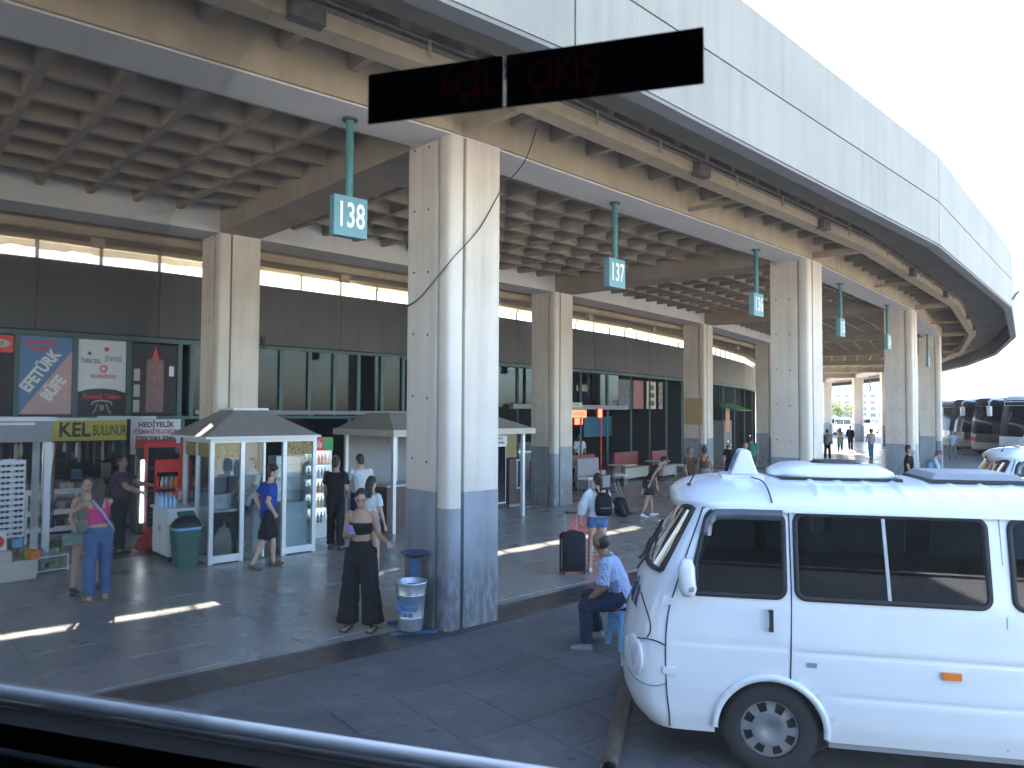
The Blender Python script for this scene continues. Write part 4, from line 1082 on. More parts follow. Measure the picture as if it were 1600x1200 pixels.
def make_van(label):
    t = thing('minibus', label, 'minibus', (0,0,0), 0)
    body = van_shell().build('body', m_vpaint, t, smooth='all')
    van_shell(.035, True, False, .78).build('interior_trim', m_trim, t, smooth='all')
    # roof: domed, overhanging front, with pressed ribs
    mb = MB(); us = [.40+.03*i for i in range(147)]; NY = 24
    for u in us:
        q = max(0, (.40+.42-u)/.42); wr = .885*max(0.02, 1-q**2.4)**(1/2.4)
        if u > 4.6: wr *= 1-((u-4.6)/.25)**2*.12
        fz = 1-max(0,(.40+.5-u)/.5)**2*.55
        for j in range(-NY, NY+1):
            y = j/NY; rib = 0
            if u > 1.45 and abs(y) < .93:
                rib = .014*math.exp(-(((u+.02) % .20 - .10)/.016)**2)*min(1,(.93-abs(y))*8)
            z = 1.925 + .155*fz*(1-abs(y)**2.8) + rib - .03*max(0,(.55-u)/.15)**2
            mb.v.append((u, wr*y, z))
    n = 2*NY+1
    for i in range(len(us)-1):
        for j in range(n-1): a = i*n+j; mb.f.append((a, a+n, a+n+1, a+1))
    e = len(mb.v)
    rim = [i*n for i in range(len(us))] ; rim2 = [i*n+n-1 for i in range(len(us))]
    loop = list(reversed(rim)) + list(range(1, n-1)) + rim2
    for q in loop: x, y, z = mb.v[q]; mb.v.append((x+.015*(x<.9), y*.995, z-.045))
    for i in range(len(loop)-1): mb.f.append((loop[i], loop[i+1], e+i+1, e+i))
    # roof underside lining
    roof = mb.build('roof', m_vpaint, t, smooth='all')
    MB().box(.62,4.7,-.80,.80,1.90,1.915).build('headlining', m_trim, t)
    MB().box(.25,4.7,-.80,.80,.33,.40).build('floor_pan', m_black, t)
    # lamp of the cab: windscreen
    ws = MB(); zz = [1.42+.46*i/8 for i in range(9)]
    def wrow(z, off):
        uf, a, w = interp(z,V_UF), interp(z,V_A), interp(z,V_W); out = []
        for j in range(-13, 14):
            th_ = abs(math.pi/2*j/NF); u = uf+a*(1-math.cos(th_)**(2/VN)); y = w*math.sin(th_)**(2/VN)
            out.append((u-off, math.copysign(y+off*.3, j) if j else 0, z+off*.4))
        return out
    for z in zz: ws.v += wrow(z, .004)
    for i in range(8):
        for j in range(26): a = i*27+j; ws.f.append((a, a+1, a+28, a+27))
    ws.build('windscreen', m_wglass, t, smooth='all')
    fr = MB(); rim = [Vector(p) for p in wrow(1.42,.008)] + [Vector(wrow(z,.008)[-1]) for z in zz[1:-1]] + [Vector(p) for p in reversed(wrow(1.88,.008))] + [Vector(wrow(z,.008)[0]) for z in reversed(zz[1:-1])]
    fr.tube(rim+[rim[0]], .022, 6); fr.build('windscreen_seal', m_rubber, t, smooth='all')
    for y0, y1 in ((-.25,.42),(-.62,-.02)):
        MB().tube([(.155,y0,1.39),(.20,y0+.1,1.44),(.33,y1,1.62)], .010, 6).build('wiper', m_black, t)
    # side windows
    for s in (1, -1):
        for nm, u0, u1, sl in (('door_window',.535,1.205,.14),('side_window',1.285,2.525,0),('side_window',2.675,3.68,0),('side_window',3.73,4.53,0)):
            ol = rrect(u0, u1, 1.285, 1.872, .065, sl)
            w = patch(ol, .002, s).build(nm, m_vglass, t, smooth='all')
            ribbon(ol, .034, .012, s, True, .016).build('window_seal', m_rubber, w, smooth='all')
            if u1-u0 > 1.0: ribbon([((u0+u1)/2-.01,1.29),((u0+u1)/2-.02,1.58),((u0+u1)/2-.03,1.865)], .022, .010, s, False, .01).build('window_divider', m_steel, w)
        # wind deflector over the door window, seams, hinges, handle
        ribbon([(.66,1.70),(.68,1.80),(.74,1.85),(.9,1.855),(1.2,1.855)], .075, .040, s, False, .004).build('wind_deflector', M('smoked_plastic',(.05,.06,.075),.15,coat=.6,var=.05), t, smooth='all')
        ribbon(dens([(.645,1.90),(.52,1.55),(.42,1.25),(.385,1.1),(.37,.9),(.375,.6),(.395,.40),(.40,.30)]), .009, .006, s, False, .008).build('door_seam', m_black, t)
        ribbon([(1.245,1.90),(1.248,1.3),(1.24,.9),(1.235,.72)], .009, .005, s, False, .008).build('door_seam', m_black, t)
        ribbon([(.645,1.897),(.9,1.90),(1.245,1.90)], .008, .005, s, False, .008).build('door_seam', m_black, t)
        ribbon([(2.615,1.90),(2.62,1.2),(2.625,.33)], .006, .004, s, False, .006).build('panel_seam', m_grey, t)
        ribbon([(3.71,1.90),(3.71,1.2),(3.71,.74)], .006, .004, s, False, .006).build('panel_seam', m_grey, t)
        ribbon(dens([(.37,.90),(.30,.925),(.24,.93),(.18,.915),(.12,.90)]), .008, .005, s, False, .008).build('bumper_seam', m_black, t)
        ribbon(dens([(.375,.62),(.30,.60),(.22,.60),(.14,.62),(.08,.66)]), .007, .005, s, False, .008).build('bumper_seam', m_grey, t)
        ribbon(dens([(.185,1.22),(.22,1.15),(.25,1.08),(.262,1.02),(.255,.97),(.235,.94)]), .007, .005, s, False, .008).build('bonnet_seam', m_black, t)
        for z in (1.22,.72): ribbon([(.35,z),(.44,z)], .05, .014, s, False, .016).build('hinge', m_vpaint, t)
        ribbon([(1.105,1.05),(1.105,1.20)], .028, .045, s, False, .02).build('door_handle', m_black, t)
        for z in (1.06,1.19): ribbon([(1.105,z-.012),(1.105,z+.012)], .03, .03, s, False, .034).build('handle_mount', m_black, t)
        ribbon([(2.21,.82),(2.33,.82)], .048, .022, s, False, .026).build('side_marker', m_orange, t)
        ribbon([(1.345,.83),(1.41,.83)], .032, .008, s, False, .012).build('badge', m_steel, t)
        # wheel arch lips
        for au, az, ar in ARCH:
            lip = [(au+ar*math.cos(R(q)), az+ar*math.sin(R(q))) for q in range(-4, 185, 8)]
            ribbon(lip, .045, .016, s, False, .03).build('arch_lip', m_vpaint, t, smooth='all')
            inner = MB()
            for q in range(-8, 189, 12):
                c_, s_ = math.cos(R(q)), math.sin(R(q))
                for yy in (.90,.62): inner.v.append((au+(ar+.01)*c_, s*yy, az+(ar+.01)*s_))
            m_ = len(inner.v)//2; inner.f += [(2*i,2*i+1,2*i+3,2*i+2) for i in range(m_-1)]
            inner.build('wheel_well', m_black, t)
            wheel_parts(t, au, s*.815, -s if s > 0 else -s)
        # headlamps: two round covers moulded into the corner
        nrm = v_norm(.115,.78,s)
        MB().ell((0,0,0),(.16,.15,.030),24,10).build('lamp_surround', m_vpaint, t, v_pt(.12,.775,-.012,s), rot=nrm.to_track_quat('Z','Y').to_euler(), smooth='all')
        for uu in (.075,.165):
            nr = v_norm(uu,.785,s); MB().ell((0,0,0),(.060,.098,.016),20,10).build('headlamp', m_lens, t, v_pt(uu,.785,.010,s), rot=nr.to_track_quat('Z','Y').to_euler(), smooth='all')
        # mirror
        mi = MB().loft([(0,0,0),(0,.0,.06),(-.01,0,.20),(-.01,0,.26)],[(.045,.06),(.065,.075),(.06,.07),(.035,.045)],14,(1,0,0),pw=3.2).build('mirror', m_vpaint, t, (.53, s*1.045, 1.29), smooth='all')
        MB().ell((.062,0,.13),(.01,.062,.11),12,8).build('mirror_glass', m_black, mi, smooth='all')
        MB().bar((0,0,.03),(-.03,-s*.12,.04),.03,.045).build('mirror_arm', m_black, mi)
        MB().ell((.02,s*.068,.06),(.025,.008,.022),10,6).build('mirror_cap', m_grey, mi)
        MB().box(1.5,3.3,s*.86-.02,s*.86+.02,.24,.30).build('side_step', m_grey, t)
    # front: grille slot, badge lettering, plate
    MB().loft([(.065,-.30,.99),(.045,0,.98),(.065,.30,.99)], [(.025,.012)]*3, 8, (0,0,1)).build('grille', m_black, t)
    MB().box(.0,.015,-.26,.26,.50,.61).build('number_plate', m_signw, t)
    def fpt(th_, z):
        uf, a, w = interp(z,V_UF), interp(z,V_A), interp(z,V_W)
        return Vector((uf+a*(1-math.cos(th_)**(2/VN)), -w*math.sin(th_)**(2/VN), z))
    for ch, th_ in zip('İZMİR', (R(6), R(11), R(18), R(26), R(37))):
        p_ = fpt(th_, 1.17); tx = (fpt(th_+.02,1.17)-p_).normalized(); ty = (fpt(th_,1.19)-p_).normalized(); nn = tx.cross(ty).normalized(); ty = nn.cross(tx)
        text(ch, .21, m_navy, t, p_+nn*.004, Matrix((tx,ty,nn)).transposed().to_euler(), sx=.85, bold=.006, ext=.002, name='nose_letter')
    # roof fittings
    rs_ = MB(); rs_.hexa([(-.10,-.17,0),(.12,-.17,0),(.12,.17,0),(-.10,.17,0),(-.02,-.15,.20),(.05,-.15,.20),(.05,.15,.20),(-.02,.15,.20)])
    rsg = rs_.build('roof_sign', m_white, t, (.98,-.12,2.10), bevel=.015)
    MB().box(-.17,.16,-.19,.19,-.045,0).build('sign_base', m_white, rsg, bevel=.006)
    rt = math.atan2(.08,.20)
    for i, w_ in enumerate(('İZMİR','ŞEHİR')): text(w_, .085, m_blue, rsg, (-.10+.4*(.135-i*.075)-.006, 0, .135-i*.075), (R(90)-rt, 0, R(-90)), sx=.9, name='sign_lettering', bold=.004)
    MB().tube(smooth_pts([Vector(p) for p in ((1.04,-.29,2.09),(1.06,-.40,2.085),(1.10,-.52,2.075),(1.12,-.70,2.03),(1.13,-.86,1.95))],4), .006, 5).build('sign_cable', m_black, t)
    h = MB().loft([(0,0,0),(0,0,.03),(0,0,.06),(0,0,.085),(0,0,.095),(0,0,.098)],[(.48,.37),(.475,.365),(.43,.33),(.37,.28),(.31,.23),(.05,.04)],36,(1,0,0),pw=3.6).build('roof_hatch', m_vpaint, t, (1.68,.05,2.095), smooth='all')
    MB().box(-.42,.48,-.37,.37,-.03,-.001).build('hatch_seal', m_black, h); MB().loft([(.06,0,.094),(.06,0,.118)],[(.20,.15),(.16,.11)],20,(1,0,0),pw=4).build('vent_grille', m_black, h)
    h = MB().hexa([(-.33,-.34,0),(.33,-.34,0),(.33,.34,0),(-.33,.34,0),(-.28,-.28,.045),(.28,-.28,.045),(.28,.28,.045),(-.28,.28,.045)]).build('roof_hatch', m_grey, t, (2.68,.0,2.10), bevel=.008)
    MB().box(-.34,.34,-.35,.35,-.025,-.001).build('hatch_seal', m_black, h)
    MB().tube([(.55,-.45,2.03),(.60,-.43,2.12)], .006, 5).build('aerial', m_black, t)
    MB().ell((.55,-.45,2.03),(.02,.02,.012),8,5).build('aerial_base', m_black, t)
    MB().box(4.70,4.84,-.85,.85,.38,.55).build('rear_bumper', m_grey, t)
    # cab and seats
    MB().loft([(.50,-.78,1.20),(.50,.78,1.20)],[(.18,.14),(.18,.14)],12,(1,0,0)).build('dashboard', m_trim, t, smooth='all')
    MB().tube([(.70+.16*math.cos(a)*.5, -.42+.19*math.sin(a), 1.32+.19*math.cos(a)*.8) for a in [2*math.pi*i/20 for i in range(21)]], .014, 6).build('steering_wheel', m_black, t, smooth='all')
    for (uu, yy) in ((1.05,.42),(1.05,-.42),(1.95,.5),(1.95,-.45),(2.75,.5),(2.75,-.45),(3.5,.5),(3.5,-.45)):
        sb = MB().loft([(uu,yy,.74),(uu+.40,yy,.74)],[(.22,.08)]*2,10,(0,1,0),pw=4).build('seat', m_seat, t, smooth=True)
        MB().loft([(uu+.42,yy,.74),(uu+.46,yy,1.05),(uu+.50,yy,1.32)],[(.22,.06),(.21,.06),(.17,.045)],12,(0,1,0),pw=4).build('seat_back', m_seat, sb, smooth=True)
        MB().box(uu+.1,uu+.3,yy-.15,yy+.15,.40,.67).build('seat_base', m_black, sb)
    return t
van = make_van('white minibus with roof sign parked in the right foreground')
VH = R(-78)
van.location = (0.94, 6.56, 0); van.rotation_euler = (0, 0, 0)
def place_van(v, x, y, heading):      # heading: direction the nose points, from +Y towards +X
    fx, fy = math.sin(heading), math.cos(heading)
    v.location = (x, y, 0); v.rotation_euler = (0, 0, math.atan2(-fy, -fx))
place_van(van, .97, 6.60, VH)
# driver-side of this layout: local +y must face the camera (left of travel)
def more_van(label, x, y, heading, group='other white minibuses'):
    v = copy_tree(van); v['label'] = label; v['group'] = group; place_van(v, x, y, heading); return v

# ================================================================== COACHES
m_cgl = M('coach_black_glass', (.012,.014,.017), .12, var=.1, coat=.5)
def make_coach(label, x, y, heading, paint):
    t = thing('coach', label, 'coach', (x, y, 0), math.atan2(math.cos(heading), math.sin(heading)), 'coaches parked beside the platform')
    # local +x forward, front at x=0
    prof = [(-.05,.35),(.10,.45),(.14,.9),(.12,1.3),(-.02,2.2),(-.28,3.25),(-.55,3.55),(-1.0,3.62),(-11.6,3.62),(-11.9,3.4),(-12,.5),(-11.9,.35)]
    mb = MB(); n = len(prof); ys = [(-1.27,.10),(-1.2,.02),(-.8,-.02),(0,-.05),(.8,-.02),(1.2,.02),(1.27,.10)]
    for yy, back in ys:
        for (px_, pz) in prof:
            f = 1 if px_ > -1.2 else 0
            mb.v.append((px_-back*2.2*f, yy*(1-.03*max(0,(pz-1.2)/2.4)), pz-(.05 if abs(yy) > 1.25 and pz > 3.5 else 0)))
    for i in range(len(ys)-1):
        for j in range(n): a = i*n+j; b = i*n+(j+1) % n; mb.f.append((a, b, b+n, a+n))
    mb.f.append(tuple(range(n))); mb.f.append(tuple(len(mb.v)-n+j for j in reversed(range(n))))
    mb.build('body', paint, t, bevel=.03)
    def fx(z, yy): 
        px_ = interp(z, [(p[1],p[0]) for p in prof[1:7]]); b = interp(abs(yy), [(0,-.05),(.8,-.02),(1.2,.02),(1.27,.10)]); return px_-b*2.2
    def front_panel(nm, z0, z1, w, m, off=.012, nz=6):
        q = MB(); yy = [-w+2*w*i/10 for i in range(11)]
        for i in range(nz+1):
            z = z0+(z1-z0)*i/nz
            for v in yy: q.v.append((fx(z,v)+off, v*(1-.03*max(0,(z-1.2)/2.4)), z))
        for i in range(nz):
            for j in range(10): a = i*11+j; q.f.append((a,a+1,a+12,a+11))
        return q.build(nm, m, t, smooth='all')
    front_panel('windscreen', 1.45, 3.05, 1.20, m_cgl); front_panel('destination_panel', 3.08, 3.34, 1.12, m_black, .012, 2); front_panel('bumper_panel', .55, .95, 1.18, m_grey, .012, 2)
    MB().bar((.17,-.1,1.5),(.06,.75,1.95),.03,.03).build('wiper', m_black, t); MB().bar((.17,.1,1.48),(.06,-.7,1.85),.03,.03).build('wiper', m_black, t)
    MB().box(.16,.20,-.27,.27,.62,.74).build('number_plate', m_signw, t)
    for s in (-1,1):
        MB().ell((.02,s*1.0,.86),(.09,.20,.11),12,8).build('headlight', m_lens, t, smooth='all')
        MB().box(-11.4,-.75,s*1.262-.02,s*1.262+.02,1.65,2.95).build('side_glass', m_cgl, t)
        for q in range(6): MB().box(-2.3-q*1.6,-2.24-q*1.6,s*1.275-.01,s*1.275+.015,1.66,2.94).build('window_pillar', m_black, t)
        am = MB().loft([(-.35,s*1.22,3.35),(.30,s*1.36,3.42),(.52,s*1.40,3.25),(.50,s*1.40,3.0)],[.06,.06,.055,.05],8,(0,0,1)).build('mirror_arm', m_cw, t, smooth='all')
        MB().loft([(.50,s*1.40,3.02),(.48,s*1.40,2.5)],[(.10,.13),(.09,.12)],10,(1,0,0),pw=3).build('mirror_housing', m_cw, am, smooth=True)
        for wx in (-2.6,-8.9):
            w = MB().lathe([(.28,.14),(.45,.15),(.5,.10),(.5,-.10),(.45,-.15),(.28,-.14)],24).build('wheel', m_tyre, t, (wx,s*1.12,.5), rot=(R(90),0,0), smooth=True)
            MB().disc((0,0,-s*.13),.29,'z',20,.02).build('rim', m_steel, w)
    return t
m_cw = M('coach_white', (.62,.65,.68), .3, coat=.5); m_cg = M('coach_graphite', (.06,.065,.07), .3, coat=.5); m_cs = M('coach_silver', (.35,.37,.39), .3, metal=.3, coat=.5)
CHD = math.atan2(-.93, -.36)
make_coach('white coach at the right edge with dark windscreen, nearest of the row', 26.2, 38.8, CHD, m_cw)
c2 = make_coach('dark coach with white mirror arms, second in the row of coaches', 28.0, 44.2, CHD, m_cg)
MB().box(.14,.19,-1.12,-.82,1.05,1.25).build('red_lamp', m_brred, c2)
make_coach('dark coach partly hidden behind another, third in the row of coaches', 29.4, 48.9, CHD, m_cg)
make_coach('silver coach beside the fourth outer column, fourth in the row of coaches', 30.8, 53.6, CHD, m_cs)
make_coach('white coach mostly behind the columns, farthest of the row', 32.2, 58.4, CHD, m_cw)
# other minibuses
more_van('white minibus with its windscreen showing behind the foreground minibus roof', 7.35, 12.5, R(-68))
more_van('distant white minibus seen under the canopy left of the far column', 41.2, 97, R(-150))
more_van('distant pale minibus seen just right of the far column', 44.5, 96, R(-140))
more_van('distant white minibus in the gap beside the large second column', 38.2, 92, R(-130))

# ================================================================== BUS WINDOW THE PICTURE IS TAKEN THROUGH
WD = Vector((.954,-.30,0)); WNr = Vector((.30,.954,0))       # along the pane (towards the right), and outwards
wrot = math.atan2(-.30,.954); WO = WNr*.965
t = thing('coach_window', 'coach side window with black emergency exit sticker and dark sill', 'window', (WO.x, WO.y, 0), wrot)
m_cin = M('coach_inner_wall', (.06,.055,.065), .7); m_cout = M('coach_outer_white', (.6,.6,.62), .4)
MB().box(-6.0,5.2,-.003,.003,2.105,3.45).build('pane', m_cglass, t)
MB().tube([(-6.0,.016,2.121),(5.2,.016,2.121)], .0105, 10).build('sill_strip', M('blue_grey_strip',(.78,.82,.86),.3), t, smooth=True)
MB().box(-6.0,5.2,-.05,.02,2.070,2.104).build('gasket', m_rubber, t)
MB().tube([(-6.0,-.056,2.064),(5.2,-.056,2.064)], .006, 8).build('trim_strip', M('trim_grey',(.25,.30,.33),.4), t, smooth=True)
MB().box(-6.0,5.2,-.055,.0,1.0,2.069).build('lower_wall', m_cin, t); MB().box(-6.0,5.2,.001,.06,.32,2.069).build('outer_skin', m_cout, t)
MB().box(-6.0,5.2,-.04,.0,3.46,3.70).build('upper_rail', m_cin, t); MB().box(-6.0,5.2,.001,.05,3.45,3.74).build('outer_skin', m_cout, t)
MB().box(-6.0,5.2,-2.45,-.0,3.70,3.74).build('ceiling', m_cin, t); MB().box(-6.0,5.2,-2.45,.0,.96,1.0).build('floor', m_cin, t); MB().box(-6.0,5.2,-2.5,-2.45,.5,3.74).build('far_wall', m_cin, t)
for x in (-1.9,2.2,3.9): MB().box(x-.05,x+.05,.004,.045,2.11,3.45).build('window_pillar', m_black, t)
for x in (-6.06,5.26): MB().box(x-.06,x+.06,-2.5,.06,.5,3.75).build('end_wall', m_cin, t)
m_stk = M('sticker_black',(.035,.04,.06),.5)
MB().box(-.521,-.3165,-.0056,-.0036,3.012,3.084).build('sticker', m_stk, t)
MB().box(-.312,-.052,-.0056,-.0036,3.012,3.084).build('sticker', m_stk, t)
m_sred = M('sticker_red', (.34,.03,.04), .6)
text('AÇİL', .050, m_sred, t, (-.370,-.0062,3.048), sx=.72, ext=.0003, bold=.001, name='sticker_lettering')
text('ÇIKIŞ', .056, m_sred, t, (-.234,-.0062,3.048), sx=.72, ext=.0003, bold=.001, name='sticker_lettering')

# ================================================================== STREET FURNITURE BY THE NEAR COLUMN
t = thing('bucket_bin', 'galvanised bucket litter bin with blue lettering against the nearest column', 'bin', (-1.17, 8.93, 0), 0)
prof = [(0,.06),(.135,.06),(.14,.08),(.150,.20),(.156,.205),(.151,.215),(.172,.46),(.178,.468),(.173,.478),(.188,.60),(.196,.605),(.192,.615),(.182,.60),(.165,.46),(.14,.12),(0,.10)]
MB().lathe(prof, 32).build('bucket', m_steel, t, smooth=True)
lt = M('stencil_blue', (.03,.20,.50), .6, var=.3, scale=30)
for i, w_ in enumerate(('BAYRAM','İNŞAATIN','0 00 00')):
    text(w_, .062, lt, t, (-.035+.0, -.172-.012*(1-i)+.004, .39-i*.07), (R(96),0,R(-12)), sx=.85, bold=.003, name='stencil')
MB().ell((0,0,.5),(.15,.15,.08),14,8).build('rubbish', M('rubbish_grey',(.12,.12,.11),.9,var=.6,scale=30), t)
t = thing('ashtray_stand', 'blue steel ashtray stand with round tray behind the bucket bin', 'ashtray', (-1.16, 9.16, 0), .25)
m_dblue = M('dusty_blue_steel', (.045,.11,.22), .6, var=.3, scale=15)
MB().box(-.055,.055,-.03,.03,.04,.86).build('post', m_dblue, t, bevel=.004)
MB().box(.056,.075,-.028,.028,.1,.80).build('rusty_edge', m_rust, t)
MB().lathe([(0,.85),(.10,.86),(.17,.90),(.175,.905),(.165,.91),(.09,.88),(0,.875)],28).build('tray', M('ashtray_blue',(.05,.09,.17),.6,var=.3,scale=20), t, smooth=True)
for b in ((-.30,.24,-.26,-.20,0,.035),(-.30,.24,.20,.26,0,.035),(-.05,.05,-.199,.199,0,.035)): MB().box(*b).build('foot_bar', m_dblue, t, bevel=.004)
# steel wheel-stop pipe on the ground
p0, p1 = Vector((.70,5.45,.075)), Vector((1.30,8.1,.075)); dvec = (p1-p0).normalized()
wsx = MB(); n = 18; sx_ = dvec.cross(Vector((0,0,1))); 
for (pp, rr) in ((p0,.05),(p0,.065),(p1,.065),(p1,.05),(p0,.05)):
    for j in range(n): a = 2*math.pi*j/n; wsx.v.append(tuple(pp+sx_*rr*math.cos(a)+Vector((0,0,rr*math.sin(a)))))
for i in range(4):
    for j in range(n): wsx.f.append((i*n+j, i*n+(j+1)%n, (i+1)*n+(j+1)%n, (i+1)*n+j))
t = thing('wheel_stop', 'rusty steel pipe lying on the paving under the minibus nose', 'wheel stop')
wsx.build('pipe', m_rust, t, smooth=True)
for f in (.03,.5,.97):
    c = p0.lerp(p1,f); MB().box(c.x-.08,c.x+.08,c.y-.04,c.y+.04,-.005,.03).build('bracket', m_rust, t)

# scraps of paper and cigarette ends on the ground
rl = random.Random(21); m_paper = M('paper_scrap', (.45,.43,.40), .8)
for (x, y) in [(-2.9,9.3),(-1.6,10.6),(-4.4,10.2),(.2,8.6),(-5.3,9.7),(-.2,11.3)]:
    w_, h_ = rl.uniform(.012,.035), rl.uniform(.008,.022)
    o = MB().add([(-w_,-h_,.0),(w_,-h_,.004),(w_*.8,h_,.010),(0,h_*1.2,.004),(-w_,h_,.008)],[(0,1,2,3,4)]).build('paper_scrap', m_paper, None, (x,y,.004), rl.uniform(0,6))
    tag(o, 'tiny pale paper scrap lying on the ground', 'litter', 'litter on the ground')

# ================================================================== FAR BACKGROUND
def block(label, x, y, w, d, h, rz, mat, floors, cols):
    t = thing('apartment_block', label, 'building', (x,y,0), rz, 'distant apartment blocks')
    MB().box(-w/2,w/2,-d/2,d/2,0,h).build('wall', mat, t); MB().box(-w/2-.4,w/2+.4,-d/2-.4,d/2+.4,h+.01,h+.9).build('parapet', mat, t)
    fh = h/floors; me = MB().box(-w/cols*.28,w/cols*.28,-.15,.15,0,fh*.55).mesh('window'); me.materials.append(m_dglassw)
    for i in range(floors):
        for j in range(cols):
            o = bpy.data.objects.new('window', me); COL.objects.link(o); o.parent = t; o.location = (-w/2+w*(j+.5)/cols, -d/2-.02, i*fh+fh*.25)
    return t
m_dglassw = M('far_window', (.22,.25,.28), .3); m_fw = M('far_wall_white', (.75,.73,.70), .8); m_fw2 = M('far_wall_cream', (.66,.62,.56), .8)  # white stands in for the glare and haze that wash out far walls
block('tall pale apartment block in the gap beside the second column', 222, 520, 26, 16, 42, R(-20), m_fw, 12, 6)
block('pale apartment block right of the far column under the canopy', 268, 560, 22, 16, 36, R(-22), m_fw, 10, 5)
block('low cream block behind the parked minibuses', 190, 430, 40, 14, 14, R(-20), m_fw2, 4, 9)
block('low pale block behind the right hand minibuses', 240, 470, 34, 14, 12, R(-25), m_fw2, 4, 8)
m_leaf = M('foliage', (.13,.16,.03), .7, var=.4, scale=1.5); m_bark = M('bark', (.10,.07,.05), .9)
def tree(label, x, y, h):
    t = thing('tree', label, 'tree', (x,y,0), 0, 'distant trees behind the minibuses')
    MB().loft([(0,0,0),(.1,0,h*.3),(0,.1,h*.6)],[.18,.13,.06],8).build('trunk', m_bark, t)
    rt_ = random.Random(int(x*10)); mb = MB()
    for i in range(5): a = rt_.uniform(0,6.28); mb.tube([(0,0,h*.35),(math.cos(a)*h*.3,math.sin(a)*h*.3,h*.65)],.05,5)
    mb.build('limbs', m_bark, t)
    cl = [(rt_.uniform(-.32,.32)*h, rt_.uniform(-.32,.32)*h, h*rt_.uniform(.45,.9), rt_.uniform(.10,.2)*h) for _ in range(14)]
    lf = MB()
    for i in range(1300):
        cx,cy,cz,cr = cl[i % 14]; v = Vector((rt_.gauss(0,1),rt_.gauss(0,1),rt_.gauss(0,1))).normalized()*cr*rt_.uniform(.6,1.05)
        c = Vector((cx,cy,cz))+v; a = Vector((rt_.uniform(-1,1),rt_.uniform(-1,1),rt_.uniform(-1,1))).normalized()*.13; b = a.orthogonal().normalized()*.09
        lf.add([c-a,c+b,c+a,c-b],[(0,1,2,3)])
    lf.build('crown', m_leaf, t)
tree('yellow green tree at the left of the far gap', 60, 142, 4.6); tree('yellow green tree behind the pale minibus', 63.5, 146, 5.0); tree('small yellow green tree beside the far column', 67.5, 150, 4.6)
# bird in flight
bp = Vector((0,0,2.6)) + (Vector((785/1180, 1.0, (600-462)/1180)) @ Matrix.Rotation(0,3,'X'))*22; bp.z += 22*math.tan(R(2.1))
t = thing('bird', 'grey bird flying past the corner of the canopy', 'bird', bp, .4)
MB().loft([(-.17,0,-.05),(-.10,0,-.01),(0,0,0),(.09,0,.03),(.13,0,.05),(.165,0,.045)],[(.012,.03),(.03,.03),(.045,.045),(.03,.03),(.026,.026),(.005,.005)],10,(0,1,0)).build('body', M('bird_grey',(.12,.12,.13),.7), t, smooth='all')
for s in (-1,1): MB().add([(.06,s*.03,.01),(-.06,s*.03,.0),(-.10,s*.16,.15),(.0,s*.30,.26),(.05,s*.20,.20),(.06,s*.03,.02),(-.06,s*.03,.01),(-.10,s*.16,.16),(.0,s*.30,.265),(.05,s*.20,.21)],[(0,1,2,3,4),(9,8,7,6,5),(0,4,9,5),(4,3,8,9),(3,2,7,8),(2,1,6,7),(1,0,5,6)]).build('wing', bpy.data.materials['bird_grey'], t)
# ================================================================== PEOPLE
REMESH = []
def G(u, v, z=0.0):            # ground point seen at a photo position
    d = (cam.matrix_world.to_3x3() @ Vector(((u-800)/1180, -(v-600)/1180, -1))); return EYE + d*((z-EYE.z)/d.z)
clouds = bpy.data.textures.new('folds', 'CLOUDS'); clouds.noise_scale = .075; clouds.noise_depth = 2
hairtex = bpy.data.textures.new('hair', 'CLOUDS'); hairtex.noise_scale = .03
def fabric(name, col, var=.12): return M(name, col, .9, var=var+.06, scale=7, bump=.7, bscale=16, spec=.2)
skinA = M('skin_light', (.52,.33,.24), .5, var=.08, scale=12, spec=.35)
skinB = M('skin_tan', (.40,.235,.16), .5, var=.08, scale=12, spec=.35)
skinC = M('skin_brown', (.27,.15,.10), .5, var=.08, scale=12, spec=.35)
h_dark = M('hair_dark', (.018,.013,.011), .55, var=.3, scale=40)
h_brown = M('hair_brown', (.06,.033,.022), .55, var=.3, scale=40)
h_grey = M('hair_grey', (.09,.08,.075), .6, var=.3, scale=40)
f_black = fabric('cloth_black', (.012,.012,.014)); f_white = fabric('cloth_white', (.66,.67,.70)); f_blue = fabric('cloth_royal_blue', (.02,.07,.36))
f_denim = fabric('cloth_denim', (.075,.14,.28)); f_ddenim = fabric('cloth_dark_denim', (.018,.028,.06)); f_purple = fabric('cloth_plum', (.085,.045,.075))
f_pink = fabric('cloth_pink', (.62,.06,.20)); f_sage = fabric('cloth_sage', (.24,.33,.28)); f_navy = fabric('cloth_navy', (.03,.05,.12)); f_shorts = fabric('cloth_dark_shorts', (.016,.016,.022))
f_grey = fabric('cloth_grey', (.20,.19,.18)); f_lblue = fabric('cloth_light_blue', (.32,.45,.58)); f_green = fabric('cloth_green', (.04,.20,.14)); f_brown = fabric('cloth_brown', (.13,.07,.05)); f_rose = fabric('cloth_rose', (.42,.30,.31))
f_dress = fabric('cloth_charcoal', (.035,.032,.036)); f_teal = fabric('cloth_shop_blue', (.05,.17,.27)); f_plaid = plaid('cloth_plaid', (.06,.15,.42), (.62,.68,.76))
s_white = M('shoe_white', (.62,.63,.66), .5); s_black = M('shoe_black', (.02,.02,.022), .5); s_grey = M('shoe_grey', (.25,.28,.31), .6); s_brown = M('sandal_brown', (.12,.05,.03), .6); s_navy = M('shoe_navy', (.03,.06,.09), .6)
